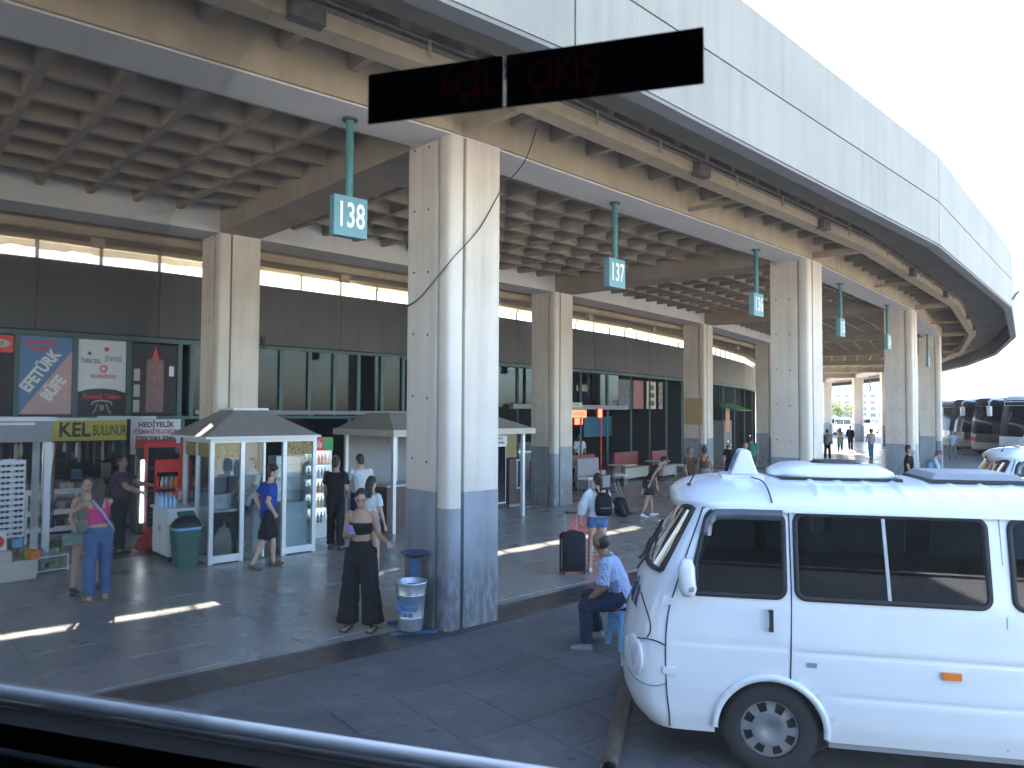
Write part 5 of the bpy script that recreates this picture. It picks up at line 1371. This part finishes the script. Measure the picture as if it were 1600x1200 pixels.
def remesh(o, vox, folds=0, smooth=3, tex=None):
    r = o.modifiers.new('remesh', 'REMESH'); r.mode = 'VOXEL'; r.voxel_size = vox
    s = o.modifiers.new('smooth', 'SMOOTH'); s.factor = .5; s.iterations = smooth
    if folds:
        d = o.modifiers.new('displace', 'DISPLACE'); d.texture = tex or clouds; d.strength = folds; d.mid_level = .5; d.texture_coords = 'LOCAL'
    REMESH.append(o)
def dirv(flex, abd, side):
    f, a = R(flex), R(abd); return Vector((side*math.sin(a), math.sin(f)*math.cos(a), -math.cos(f)*math.cos(a)))
STAND = ((3,4),(0,2))
def person(label, loc, face, H=1.70, sex='m', lean=0, tilt=0, turn=0, head=(0,0), armR=((5,10),(20,2)), armL=((5,10),(20,2)), legR=((2,4),(0,2)), legL=((2,4),(0,2)),
           skin=skinB, hair=('short',h_dark), top=('tshirt',f_white), bottom=('trousers',f_ddenim), shoes=s_black, vox=.014, bulk=1.0, seat=None, fingers=False, faceparts=False, group=None, name='person', foot=True):
    s = H/1.75; t = thing(name, label, 'person', loc, R(face-90), group)
    TR = Matrix.Rotation(R(-lean),3,'X') @ Matrix.Rotation(R(tilt),3,'Y') @ Matrix.Rotation(R(turn),3,'Z')
    fem = sex == 'f'
    sw, cw, cd, ww, wd, hw, hd = ((.150,.128,.100,.108,.085,.158,.112) if fem else (.178,.152,.112,.138,.102,.152,.110))
    cw, cd, ww, wd, hw, hd = [v*s*bulk for v in (cw,cd,ww,wd,hw,hd)]; sw *= s*(1+(bulk-1)*.4)
    # legs first: find pelvis height
    thL, shL = .43*s, .42*s
    drop = []
    J = {}
    for side, leg in ((1,legR),(-1,legL)):
        td, sdv = dirv(*leg[0],side), dirv(*leg[1],side)
        hip = Vector((side*hw*.52,0,0)); knee = hip+td*thL; ank = knee+sdv*shL
        J[side] = [hip,knee,ank]; drop.append(-(ank.z)+.075*s)
    hz = max(drop) if seat is None else seat+.09*s
    off = Vector((0,0,hz))
    for sd_ in J: J[sd_] = [p+off for p in J[sd_]]
    def tp(x, y, z): return off + TR @ Vector((x,y,z))
    neck = tp(0,.005,.545*s); HR = TR @ Matrix.Rotation(R(head[1]),3,'Z') @ Matrix.Rotation(R(head[0]),3,'X')
    def hp(x, y, z): return neck + HR @ Vector((x*s,y*s,z*s))
    A = {}
    for side, arm in ((1,armR),(-1,armL)):
        sh = tp(side*sw,0,.485*s); el = sh + TR @ dirv(*arm[0],side)*.285*s; wr = el + TR @ dirv(*arm[1],side)*.25*s; A[side] = (sh,el,wr)
    xd = TR @ Vector((1,0,0))
    tor = [(-.10,hw*.78,hd*.8),(-.03,hw,hd),(.05,hw*.97,hd*.96),(.14,ww,wd),(.23,(ww+cw)/2*1.0,(wd+cd)/2),(.33,cw,cd*(1.08 if fem else 1)),(.42,sw*.98,cd*.88),(.475,sw*.92,cd*.72),(.51,sw*.62,cd*.62),(.545,.060*s,.060*s)]
    def torso(mb, t0, t1, inf=0.0, flare=0.0):
        ts = sorted(set([t0,t1]+[q[0] for q in tor if t0 < q[0] < t1])); pts = []; rad_ = []
        for z in ts:
            w_ = interp(z,[(q[0],q[1]) for q in tor]); d_ = interp(z,[(q[0],q[2]) for q in tor])
            pts.append(tp(0,.008*s if .25 < z < .4 and fem else 0,z*s)); fl = flare*max(0,(t1-.15-z))
            rad_.append((w_+inf+fl,d_+inf+fl))
        mb.loft(pts, rad_, 20, xd)
    # ---------- body (skin)
    b = MB(); torso(b,-.10,.545)
    b.loft([tp(0,0,.50*s),tp(0,.01*s,.56*s),hp(0,.01,.06)],([.056*s,.044*s,.044*s] if fem else [.060*s,.054*s,.053*s]),12,xd)
    b.ell(hp(0,.005,.165),(.073*s,.092*s,.105*s),16,12,HR); b.ell(hp(0,.035,.105),(.053*s,.058*s,.062*s),14,10,HR)
    b.loft([hp(0,.088,.155),hp(0,.106,.125),hp(0,.09,.118)],[.010*s,.016*s,.012*s],8,xd); 
    b.ell(hp(0,.088,.083),(.022*s,.012*s,.010*s),10,6,HR)
    for sd_ in (1,-1): b.ell(hp(sd_*.074,-.005,.145),(.010*s,.020*s,.032*s),8,7,HR)
    up_ = .047*s*(bulk if bulk > 1 else 1)*(.88 if fem else 1.06)
    for sd_ in (1,-1):
        sh,el,wr = A[sd_]; b.ell(sh-TR @ Vector((sd_*.012,0,.006)),(up_*1.06,)*3,12,8)
        b.loft([sh,sh.lerp(el,.35),sh.lerp(el,.8),el],[up_,up_*1.02,up_*.82,up_*.78],12,xd); b.ell(el,(up_*.78,)*3,10,7)
        b.loft([el,el.lerp(wr,.3),el.lerp(wr,.75),wr],[up_*.78,up_*.84,up_*.62,up_*.55],12,xd)
        d_ = (wr-el).normalized(); sx_ = d_.cross(TR @ Vector((0,1,0)) if abs(d_.y) < .8 else Vector((0,0,1))).normalized(); ny = d_.cross(sx_).normalized()
        pc = wr+d_*.045*s
        b.loft([wr-d_*.01,wr+d_*.03*s,wr+d_*.085*s],[(up_*.52,up_*.5),(.019*s,.036*s),(.015*s,.040*s)],10,sx_)
        if fingers:
            inn = sx_ if sx_.dot(Vector((-sd_,0,0))) > 0 else -sx_
            for q,(o_,ln) in enumerate(((-.030,.062),(-.010,.075),(.010,.071),(.030,.058))):
                f0 = wr+d_*.080*s+ny*o_*s; f1 = f0+(d_*.9+inn*.35).normalized()*ln*.5*s; f2 = f1+(d_*.6+inn*.8).normalized()*ln*.5*s
                b.tube([f0,f1,f2],[.0095*s,.0088*s,.0075*s],7)
            b.tube([wr+d_*.03*s+ny*.030*s,wr+d_*.065*s+ny*.055*s+inn*.012,wr+d_*.095*s+ny*.052*s+inn*.028],[.012*s,.0105*s,.008*s],7)
        else:
            b.ell(wr+d_*.105*s,(.030*s,.030*s,.030*s),8,6); b.tube([wr+d_*.03*s,wr+d_*.08*s+ny*.04*s],[.012*s,.010*s],6)
        hip,knee,ank = J[sd_]; lt_ = .083*s*bulk*(1.02 if fem else 1)
        b.loft([hip+Vector((0,0,.05*s)),hip.lerp(knee,.25),hip.lerp(knee,.7),knee],[lt_*1.0,lt_*.98,lt_*.72,lt_*.62],14,(1,0,0)); b.ell(knee,(lt_*.64,)*3,10,7)
        b.loft([knee,knee.lerp(ank,.28),knee.lerp(ank,.7),ank],[lt_*.60,lt_*.66,lt_*.46,lt_*.40],12,(1,0,0))
        sdir = (ank-knee).normalized(); fwd = Vector((0,1,0)) - sdir*sdir.y*.85; fwd.z = min(fwd.z,.15); fwd.normalize()
        J[sd_].append(fwd); hl = ank-Vector((0,0,.045*s))-fwd*.035*s
        b.loft([ank+Vector((0,0,.02)),ank-Vector((0,0,.03*s))],[lt_*.40,lt_*.44],10,(1,0,0))
        b.loft([hl-fwd*.02*s,hl+fwd*.03*s,hl+fwd*.12*s,hl+fwd*.205*s],[(.026*s,.022*s),(.033*s,.034*s),(.042*s,.026*s),(.030*s,.014*s)],10,(1,0,0))
    remesh(b.build('body', skin, t), vox, 0, 2 if fingers else 3)
    # ---------- upper garment
    kind, mat = top; g = MB(); gi = .012*s
    if kind in ('tshirt','long','polo','shirt'):
        torso(g, -.085 if kind != 'shirt' else -.05, .515, gi+.006)
        for sd_ in (1,-1):
            sh,el,wr = A[sd_]; g.ell(sh-TR @ Vector((sd_*.012,0,.008)),(up_*1.04+gi,)*3,12,8)
            if kind == 'long': g.loft([sh,el],[up_+gi+.008,up_*.85+gi+.006],14,xd); g.ell(el,(up_*.85+gi+.004,)*3,12,8); g.loft([el,el.lerp(wr,.94)],[up_*.85+gi+.004,up_*.62+gi+.006],14,xd)
            else: g.loft([sh,sh.lerp(el,.68 if kind != 'shirt' else .9)],[up_+gi+.004,up_+gi+.010],14,xd)
    elif kind == 'blouse':
        torso(g,.06,.50,gi+.018)
        for sd_ in (1,-1):
            sh,el,wr = A[sd_]; g.ell(sh,(up_*1.2+gi,)*3,12,8); g.loft([sh,sh.lerp(el,.7),el],[up_+gi+.015,up_+gi+.035,up_+gi+.045],14,xd); g.ell(el,(up_+gi+.035,)*3,12,8); g.loft([el,el.lerp(wr,.55)],[up_+gi+.04,up_*.7+gi+.03],14,xd)
    elif kind == 'bandeau': torso(g,.245,.385,.008)
    elif kind == 'crop':
        torso(g,.17,.40,.009)
        for sd_ in (1,-1): g.loft([tp(sd_*cw*.60,cd*.80,.36*s),tp(sd_*cw*.66,cd*.5,.46*s),tp(sd_*cw*.66,0,.515*s),tp(sd_*cw*.60,-cd*.6,.46*s),tp(sd_*cw*.5,-cd*.9,.36*s)],[(.030,.018)]*5,10,xd)
    elif kind == 'tank': torso(g,-.06,.47,gi)
    elif kind == 'dress':
        torso(g,-.02,.49,gi+.004)
        hm = (J[1][1]+J[-1][1])/2
        g.loft([tp(0,0,.10*s),tp(0,0,-.02*s),off.lerp(hm,.5),off.lerp(hm,.80)],[(ww+.02,wd+.02),(hw+.02,hd+.02),(hw+.045,hd+.055),(hw+.06,hd+.075)],20,(1,0,0))
    if g.v: remesh(g.build('top', mat, t), max(vox,.010), (.026 if kind not in ('bandeau','crop') else .008), 3)
    # ---------- lower garment
    kind, mat = bottom; g = MB()
    if kind != 'none':
        torso(g,-.10,.12 if kind != 'wide' else .16,.010)
        for sd_ in (1,-1):
            hip,knee,ank,fwd = J[sd_]; lt_ = .083*s*bulk
            if kind == 'trousers':
                g.loft([hip+Vector((0,0,.06*s)),hip.lerp(knee,.4),knee],[lt_+.018,lt_*.92+.018,lt_*.68+.020],14,(1,0,0)); g.ell(knee,(lt_*.66+.02,)*3,12,8); g.loft([knee,knee.lerp(ank,.4),knee.lerp(ank,.97)],[lt_*.66+.020,lt_*.66+.020,lt_*.48+.026],14,(1,0,0))
            elif kind == 'wide':
                g.loft([hip+Vector((0,0,.06*s)),hip.lerp(knee,.5),knee],[lt_+.022,lt_+.026,lt_+.024],16,(1,0,0)); g.loft([knee-(knee-ank)*-.0,knee.lerp(ank,.5),knee.lerp(ank,.98)],[lt_+.024,(lt_+.036,lt_+.030),(lt_+.052,lt_+.040)],16,(1,0,0))
            elif kind == 'shorts': g.loft([hip+Vector((0,0,.06*s)),hip.lerp(knee,.5),hip.lerp(knee,.98)],[lt_+.020,lt_+.026,lt_+.030],14,(1,0,0))
            elif kind == 'hotpants': g.loft([hip+Vector((0,0,.06*s)),hip.lerp(knee,.28)],[lt_+.016,lt_+.026],14,(1,0,0))
        remesh(g.build('trousers' if kind in ('trousers','wide') else 'shorts', mat, t), max(vox,.010), .028, 3)
    # ---------- shoes
    if shoes and foot:
        for sd_ in (1,-1):
            hip,knee,ank,fwd = J[sd_]; g = MB(); hl = ank-Vector((0,0,.045*s))-fwd*.035*s
            g.loft([hl-fwd*.03*s,hl+fwd*.02*s,hl+fwd*.12*s,hl+fwd*.215*s],[(.032*s,.030*s),(.040*s,.044*s),(.048*s,.034*s),(.036*s,.022*s)],12,(1,0,0)); g.loft([ank-Vector((0,0,.05*s)),ank+Vector((0,0,.004))],[.040*s,.042*s],10,(1,0,0))
            remesh(g.build('shoe', shoes, t), min(max(vox,.010),.016), 0, 2)
    # ---------- hair and face
    st, hm_ = hair; g = MB()
    if st == 'crop':
        g.ell(hp(0,-.014,.150),(.0785*s,.0945*s,.088*s),16,12,HR)
        remesh(g.build('hair', hm_, t), .009, .004, 2, hairtex)
    elif st != 'bald':
        g.ell(hp(0,-.012,.182),(.081*s,.094*s,.100*s),16,12,HR)
        g.ell(hp(0,-.045,.135),(.070*s,.055*s,.080*s),14,10,HR)
        if st == 'long': g.loft([hp(0,-.05,.20),hp(0,-.085,.10),hp(0,-.085,-.04),hp(0,-.08,-.17)],[(.075*s,.05*s),(.085*s,.045*s),(.085*s,.035*s),(.05*s,.02*s)],14,HR @ Vector((1,0,0)))
        if st == 'pony': g.tube([hp(0,-.09,.20),hp(0,-.135,.17),hp(0,-.14,.06),hp(0,-.12,-.06)],[.025*s,.032*s,.034*s,.012*s],10)
        if st == 'bun': g.ell(hp(0,-.075,.265),(.045*s,)*3,12,8); 
        if st == 'updo': g.ell(hp(0,-.085,.16),(.05*s,.045*s,.05*s),12,8)
        if st == 'curly': g.ell(hp(.02,.01,.235),(.085*s,.085*s,.06*s),14,8,HR)
        remesh(g.build('hair', hm_, t), max(min(vox,.012),.008), .016, 2, hairtex)
    if faceparts:
        for sd_ in (1,-1):
            MB().ell(hp(sd_*.031,.087,.165),(.013*s,.006*s,.007*s),8,6,HR).build('eye', m_black, t); MB().ell(hp(sd_*.031,.090,.185),(.020*s,.006*s,.005*s),8,6,HR).build('eyebrow', hm_ if st != 'bald' else h_grey, t)
        MB().ell(hp(0,.096,.084),(.022*s,.008*s,.008*s),10,6,HR).build('lips', m_lip_, t, smooth='all')
    t_info[label] = (A, J, tp, hp, s, off)
    return t
m_lip_ = M('lips', (.35,.10,.09), .5); t_info = {}
def part_on(t, mb, nm, mat, vox=0, folds=0, smooth='all'):
    o = mb.build(nm, mat, t, smooth=smooth)
    if vox: remesh(o, vox, folds, 2)
    return o

# -- woman with phone beside the near column
LB = 'woman in black bandeau top and wide black trousers looking at her phone'
w1 = person(LB, (-1.80,9.12,0), -96, 1.70, 'f', head=(-26,14), armR=((0,10),(108,-26)), armL=((-6,14),(80,36)), legR=((2,5),(0,4)), legL=((4,6),(-3,5)),
    skin=skinB, hair=('updo',h_dark), top=('bandeau',f_black), bottom=('wide',f_black), shoes=None, vox=.0085, fingers=True, faceparts=True, bulk=1.06)
A_, J_, tp, hp, s_, off_ = t_info[LB]
for sd_ in (1,-1):
    ank, fwd = J_[sd_][2], J_[sd_][3]; hl = ank-Vector((0,0,.045))-fwd*.035
    MB().box(-.045,.045,-.04,.21,-.028,-.012).build('sandal_sole', s_black, w1, Vector((hl.x,hl.y,.028)), math.atan2(-fwd.x,fwd.y))
    MB().loft([hl+fwd*.12+Vector((-.046,0,-.015)),hl+fwd*.12+Vector((0,0,.034)),hl+fwd*.12+Vector((.046,0,-.015))],[(.006,.03)]*3,8,(0,0,1)).build('sandal_strap', s_black, w1)
MB().tube(smooth_pts([tp(.085,.10,.40), tp(.12,.06,.47), tp(.10,-.06,.47), tp(.16,-.05,.20), tp(.17,.06,.0)],4), .006, 6).build('bag_strap', M('strap_cream',(.5,.42,.33),.6), w1)
wr = A_[1][2]; dph = (A_[1][2]-A_[1][1]).normalized()
ph = thing('phone', 'phone with lilac case held by the woman in black', 'phone', (0,0,0)); ph.location = (0,0,0)
c_ = w1.matrix_basis @ (wr+dph*.105+Vector((-.02,.03,.03)))
ph.location = c_; ph.rotation_euler = (R(-35),R(8),w1.rotation_euler.z)
MB().box(-.037,.037,-.005,.005,-.07,.07).build('case', M('phone_case',(.30,.28,.62),.4), ph, bevel=.004); MB().box(-.033,.033,-.0075,-.0055,-.064,.064).build('screen', m_black, ph)
# -- person half hidden behind her
person('woman in a white top half hidden behind the woman in black', G(579,900), 60, 1.58, 'f', skin=skinA, hair=('long',h_dark), top=('tshirt',f_white), bottom=('hotpants',f_denim), shoes=s_white, vox=.013)
# -- two men by the cooler
person('man in black t-shirt and black trousers standing with his back turned', (-3.30,14.25,0), 78, 1.76, 'm', armL=((4,8),(12,2)), armR=((-4,10),(55,-20)), legR=((-3,5),(-6,3)), legL=((6,4),(2,2)), skin=skinB, top=('tshirt',f_black), bottom=('trousers',f_black), vox=.012)
person('man in white t-shirt and dark trousers beside the man in black', (-2.98,14.95,0), 112, 1.76, 'm', armL=((25,6),(80,-10)), head=(-10,25), skin=skinA, top=('tshirt',f_white), bottom=('trousers',f_ddenim), vox=.012)
# -- young man in blue
LBB = 'young man in royal blue t-shirt and dark shorts walking past the kiosk'
person(LBB, (-4.02,12.55,0), 38, 1.72, 'm', lean=3, head=(-4,-12), armR=((-24,12),(38,-14)), armL=((-30,16),(20,-30)), legR=((-14,2),(-26,2)), legL=((16,3),(4,2)), skin=skinA, hair=('curly',h_dark), top=('tshirt',f_blue), bottom=('shorts',f_shorts), shoes=s_brown, vox=.0095, fingers=True, faceparts=True)
person('kitchen worker in a pale shirt behind the kiosk glass', KO + Matrix.Rotation(KAa,3,'Z') @ Vector((.12,.85,0)), -120, 1.72, 'm', armR=((30,5),(70,-10)), armL=((30,5),(70,-10)), skin=skinB, top=('tshirt',f_white), bottom=('trousers',f_black), vox=.014, faceparts=True)
# -- man at the fridge
person('heavy man in plum t-shirt and black trousers reaching to the open fridge', (-7.15,13.85,0), 8, 1.78, 'm', lean=2, head=(4,-10), armR=((42,8),(72,4)), armL=((50,6),(82,0)), legR=((8,4),(2,2)), legL=((-6,4),(-12,2)), skin=skinB, top=('tshirt',f_purple), bottom=('trousers',f_black), shoes=s_black, vox=.012, bulk=1.28, faceparts=True)
# -- two women embracing
LG = 'woman in sage green dungaree shorts hugged by the woman in pink'
g1 = person(LG, G(131,923), -42, 1.66, 'f', lean=3, head=(-14,-22), armR=((6,14),(24,-10)), armL=((45,20),(80,-30)), legR=((4,7),(0,4)), legL=((-4,8),(-8,6)), skin=skinA, hair=('updo',h_brown), top=('crop',f_sage), bottom=('hotpants',f_sage), shoes=s_navy, vox=.0105, faceparts=True)
A_, J_, tp, hp, s_, off_ = t_info[LG]
for sd_ in (1,-1): MB().loft([tp(sd_*.06,.115,.30),tp(sd_*.075,.085,.44),tp(sd_*.08,.0,.50),tp(sd_*.06,-.10,.30)],[(.02,.006)]*4,8,(1,0,0)).build('strap', f_sage, g1, smooth='all')
LP = 'woman in pink top and long blue jeans hugging the woman in green'
p1_ = person(LP, G(152,938), 142, 1.66, 'f', lean=4, head=(-4,-30), armR=((70,14),(95,-30)), armL=((66,14),(95,-35)), legR=((2,2),(-2,0)), legL=((2,3),(-2,0)), skin=skinA, hair=('long',h_brown), top=('crop',f_pink), bottom=('trousers',f_denim), shoes=None, vox=.0095, fingers=True, bulk=1.1)
A_, J_, tp, hp, s_, off_ = t_info[LP]
MB().loft([tp(-.11,-.07,.49),tp(0,-.135,.30),tp(.14,-.10,.10),tp(.19,.0,.02)],[(.018,.006)]*4,8,(1,0,0)).build('bag_strap', f_lblue, p1_, smooth='all')
bg = thing('shoulder_bag', 'small sage green shoulder bag between the two hugging women', 'bag', (-6.08,10.52,.72), R(30))
MB().loft([(-.11,0,.08),(.11,0,.08)],[(.05,.085),(.05,.085)],14,(0,1,0),pw=3.5).build('bag_body', f_sage, bg, smooth=True); MB().loft([(-.115,-.004,.115),(.115,-.004,.115)],[(.056,.045),(.056,.045)],12,(0,1,0),pw=3).build('flap', f_sage, bg, smooth=True)
# -- vendor
person('shop vendor in a blue shirt behind the gift shop counter', S(-1.25,1.75), math.degrees(SA)-150, 1.70, 'm', lean=16, head=(-18,0), armR=((30,6),(60,-6)), armL=((30,6),(60,-6)), skin=skinB, top=('tshirt',f_teal), bottom=('trousers',f_black), vox=.014, faceparts=True)
# -- girl with backpack and suitcase
LGI = 'girl in white blouse and denim shorts with a black backpack pulling a suitcase'
gi_ = person(LGI, (1.40,12.35,0), 100, 1.62, 'f', head=(2,10), armL=((4,24),(6,6)), armR=((12,12),(70,-20)), legR=((-4,3),(-7,2)), legL=((6,3),(2,2)), skin=skinA, hair=('pony',h_dark), top=('blouse',f_white), bottom=('hotpants',f_denim), shoes=s_white, vox=.0105, fingers=True)
A_, J_, tp, hp, s_, off_ = t_info[LGI]
bp_ = thing('backpack', 'small black backpack worn by the girl in the white blouse', 'backpack', gi_.matrix_basis @ tp(.05,-.165,.12), gi_.rotation_euler.z)
MB().loft([(0,0,-.02),(0,-.02,.05),(0,-.02,.24),(0,.01,.33)],[(.12,.06),(.145,.085),(.135,.08),(.08,.04)],18,(1,0,0),pw=3).build('pack_body', f_black, bp_, smooth='all')
MB().loft([(0,-.085,.0),(0,-.095,.08),(0,-.085,.13)],[(.10,.02),(.105,.035),(.09,.02)],14,(1,0,0),pw=3).build('front_pocket', f_black, bp_, smooth='all'); MB().tube([(-.09,-.122,.10),(.09,-.122,.10)],.004,6).build('zip', m_steel, bp_)
for sd_ in (1,-1): MB().loft([(sd_*.08,.03,.32),(sd_*.09,.10,.385),(sd_*.10,.24,.36),(sd_*.11,.27,.25)],[(.022,.008)]*4,8,(1,0,0)).build('shoulder_strap', f_black, bp_, smooth='all')
def suitcase(label, loc, rz, w, d, h, tiltx=0, handle=.45, mat=None):
    t = thing('suitcase', label, 'suitcase', loc, rz); t.rotation_euler = (tiltx,0,rz)
    m = mat or fabric('suitcase_black', (.016,.017,.022))
    MB().loft([(0,0,.05),(0,0,.09),(0,0,h-.05),(0,0,h)],[(w*.46,d*.42),(w*.5,d*.5),(w*.5,d*.5),(w*.42,d*.36)],24,(1,0,0),pw=5).build('case_body', m, t, smooth=True)
    MB().loft([(0,-d*.5-.01,h*.18),(0,-d*.5-.03,h*.24),(0,-d*.5-.03,h*.55),(0,-d*.5-.01,h*.60)],[(w*.36,.02),(w*.4,.035),(w*.4,.035),(w*.36,.02)],16,(1,0,0),pw=4).build('front_pocket', m, t, smooth=True)
    for sd_ in (1,-1):
        MB().tube([(sd_*w*.5,-d*.3,.12),(sd_*w*.505,-d*.3,h-.1)],.006,6).build('piping', m_grey, t)
        MB().tube([(sd_*w*.24,d*.42,h-.05),(sd_*w*.24,d*.42,h+handle)],.009,8).build('handle_tube', m_steel, t)
        MB().lathe([(0,-.014),(.035,-.014),(.038,0),(.035,.014),(0,.014)],14).build('wheel', m_rubber, t, (sd_*w*.42,d*.38,.037), rot=(0,R(90),0)); MB().lathe([(0,-.014),(.03,-.014),(.03,.014),(0,.014)],12).build('wheel', m_rubber, t, (sd_*w*.42,-d*.34,.031), rot=(0,R(90),0))
    MB().tube([(-w*.26,d*.42,h+handle),(w*.26,d*.42,h+handle)],.014,8).build('handle_grip', m_black, t); MB().tube([(-.07,0,h),(-.06,0,h+.03),(.06,0,h+.03),(.07,0,h)],.011,8).build('top_handle', m_black, t)
    return t
suitcase('large black upright suitcase beside the girl with the backpack', (.99,12.28,0), R(12), .40, .26, .66, 0, .30)
sc2 = suitcase('small black cabin suitcase tilted on its wheels behind the woman in charcoal', (2.84,18.95,0), R(-62), .34, .22, .50, R(24), .42)
# -- woman in charcoal dress leaning forward
person('woman in charcoal dress and white shoes bending forward by the red benches', (3.42,18.95,0), 8, 1.68, 'f', lean=34, head=(-20,0), armR=((-8,10),(8,4)), armL=((28,8),(46,0)), legR=((-8,3),(-20,2)), legL=((12,3),(6,2)), skin=skinB, hair=('updo',h_dark), top=('dress',f_dress), bottom=('none',None), shoes=s_white, vox=.013)
# -- seated man in plaid
LS = 'balding man in blue plaid shirt and jeans sitting on a low stool'
person(LS, (1.27,8.52,0), 168, 1.74, 'm', lean=24, head=(10,-22), armR=((20,14),(58,-12)), armL=((30,16),(70,-24)), legR=((88,8),(-16,4)), legL=((86,14),(-2,4)), skin=skinC, hair=('crop',h_dark), top=('shirt',f_plaid), bottom=('trousers',f_ddenim), shoes=s_grey, vox=.0095, fingers=True, seat=.415, bulk=1.1)
st_ = thing('stool', 'low light blue plastic stool under the seated man', 'stool', (1.29,8.50,0), R(20))
MB().loft([(0,0,.385),(0,0,.42)],[(.15,.15),(.15,.15)],20,pw=5).build('seat', m_lblue, st_, smooth=True)
for x in (-1,1):
    for y in (-1,1): MB().loft([(x*.155,y*.155,0),(x*.12,y*.12,.385)],[.028,.03],8,pw=4).build('leg', m_lblue, st_)
for x in (-1,1): MB().box(x*.135-.008,x*.135+.008,-.11,.11,.20,.31).build('side_panel', m_lblue, st_)
for y in (-1,1): MB().box(-.11,.11,y*.135-.008,y*.135+.008,.20,.31).build('side_panel', m_lblue, st_)
# -- people past the minibus roof
person('woman with dark bun and bare shoulders standing beyond the minibus roof', G(1101,790), 70, 1.66, 'f', head=(0,10), armR=((10,14),(80,-10)), skin=skinB, hair=('bun',h_dark), top=('crop',f_brown), bottom=('trousers',f_grey), vox=.016)
person('woman in dark red top holding a hand to her face beyond the minibus', G(1078,788), -60, 1.62, 'f', armL=((40,10),(140,-10)), skin=skinB, hair=('updo',h_brown), top=('tshirt',f_brown), bottom=('trousers',f_black), vox=.016, faceparts=True)
person('woman in sunglasses and black top walking towards the camera', G(1140,765), -92, 1.66, 'f', skin=skinA, hair=('long',h_brown), top=('tshirt',f_black), bottom=('trousers',f_ddenim), legR=((10,4),(4,2)), vox=.016, faceparts=True)
person('woman in navy t-shirt dress next to the woman in sunglasses', G(1165,770), -96, 1.66, 'f', armR=((20,8),(90,-10)), skin=skinA, hair=('updo',h_brown), top=('dress',f_navy), bottom=('none',None), shoes=s_white, vox=.016, faceparts=True)
person('man in green t-shirt behind the woman in navy', G(1174,752), 80, 1.76, 'm', skin=skinB, top=('tshirt',f_green), bottom=('trousers',f_navy), vox=.018)
# -- far group under the canopy
person('man in grey shirt and black trousers partly behind the second column', G(1293,718), 60, 1.72, 'm', skin=skinB, top=('long',f_grey), bottom=('trousers',f_black), vox=.022)
person('woman in grey coat walking in the far gap with white bag', G(1313,706), 70, 1.66, 'f', skin=skinA, hair=('long',h_brown), top=('dress',f_grey), bottom=('trousers',f_black), legR=((14,3),(6,2)), legL=((-10,3),(-18,2)), vox=.024)
person('person in black walking beside the far column', G(1329,704), 80, 1.78, 'm', skin=skinB, top=('long',f_black), bottom=('trousers',f_black), legR=((12,3),(6,2)), legL=((-10,3),(-16,2)), vox=.024)
person('man in rose grey t-shirt and jeans walking away', G(1361,717), 95, 1.76, 'm', skin=skinB, top=('tshirt',f_rose), bottom=('trousers',f_denim), legR=((8,3),(2,2)), legL=((-8,3),(-12,2)), vox=.02)
person('bearded man in black t-shirt by the third outer column', G(1421,790), -40, 1.72, 'm', skin=skinB, top=('tshirt',f_black), bottom=('trousers',f_ddenim), vox=.017, faceparts=True)
person('man in light blue shirt bending his head beside the man in black', G(1449,792), -20, 1.68, 'm', lean=22, head=(-25,0), armL=((40,6),(110,-10)), armR=((40,6),(110,-10)), skin=skinB, hair=('short',h_grey), top=('shirt',f_lblue), bottom=('trousers',f_grey), vox=.017)
person('person in pale clothes walking in front of the coaches', G(1489,719), -120, 1.70, 'm', armR=((20,8),(60,0)), skin=skinB, top=('tshirt',f_lblue), bottom=('trousers',f_grey), vox=.022)
person('person in a pale shirt standing near the coach doors', G(1480,700), -100, 1.72, 'm', skin=skinB, top=('tshirt',f_lblue), bottom=('trousers',f_navy), vox=.026)
# -- restaurant guests
person('waiter in a white shirt standing inside the restaurant', P(98.6,2.86), -70, 1.74, 'm', skin=skinB, top=('shirt',f_white), bottom=('trousers',f_black), vox=.02)
person('guest in a dark top sitting behind the grey bench', P(100.3,2.50), -60, 1.68, 'm', legR=((85,6),(0,2)), legL=((85,6),(0,2)), seat=.48, skin=skinB, top=('tshirt',f_green), bottom=('trousers',f_ddenim), vox=.022)

remesh(SACK, .02, .06, 2)
# ================================================================== turn lettering and remeshed figures into plain meshes
tmp = []
for (c, name, mat, parent, loc, rot, sx) in FONTS:
    o = bpy.data.objects.new('t', c); COL.objects.link(o); tmp.append(o)
bpy.context.view_layer.update()
dg = bpy.context.evaluated_depsgraph_get()
baked = [bpy.data.meshes.new_from_object(o.evaluated_get(dg)) for o in tmp]
rb = [(o, bpy.data.meshes.new_from_object(o.evaluated_get(dg))) for o in REMESH]
for o, me, (c, name, mat, parent, loc, rot, sx) in zip(tmp, baked, FONTS):
    bpy.data.objects.remove(o)
    n = bpy.data.objects.new(name, me); COL.objects.link(n); me.name = name
    n.parent = parent; n.location = loc; n.rotation_euler = rot; n.scale = (sx, 1, 1)
    if not me.materials: me.materials.append(mat)
for o, me in rb:
    mat = o.data.materials[0]; o.modifiers.clear(); o.data = me; me.name = o.name
    if not me.materials: me.materials.append(mat)
    for p in me.polygons: p.use_smooth = True
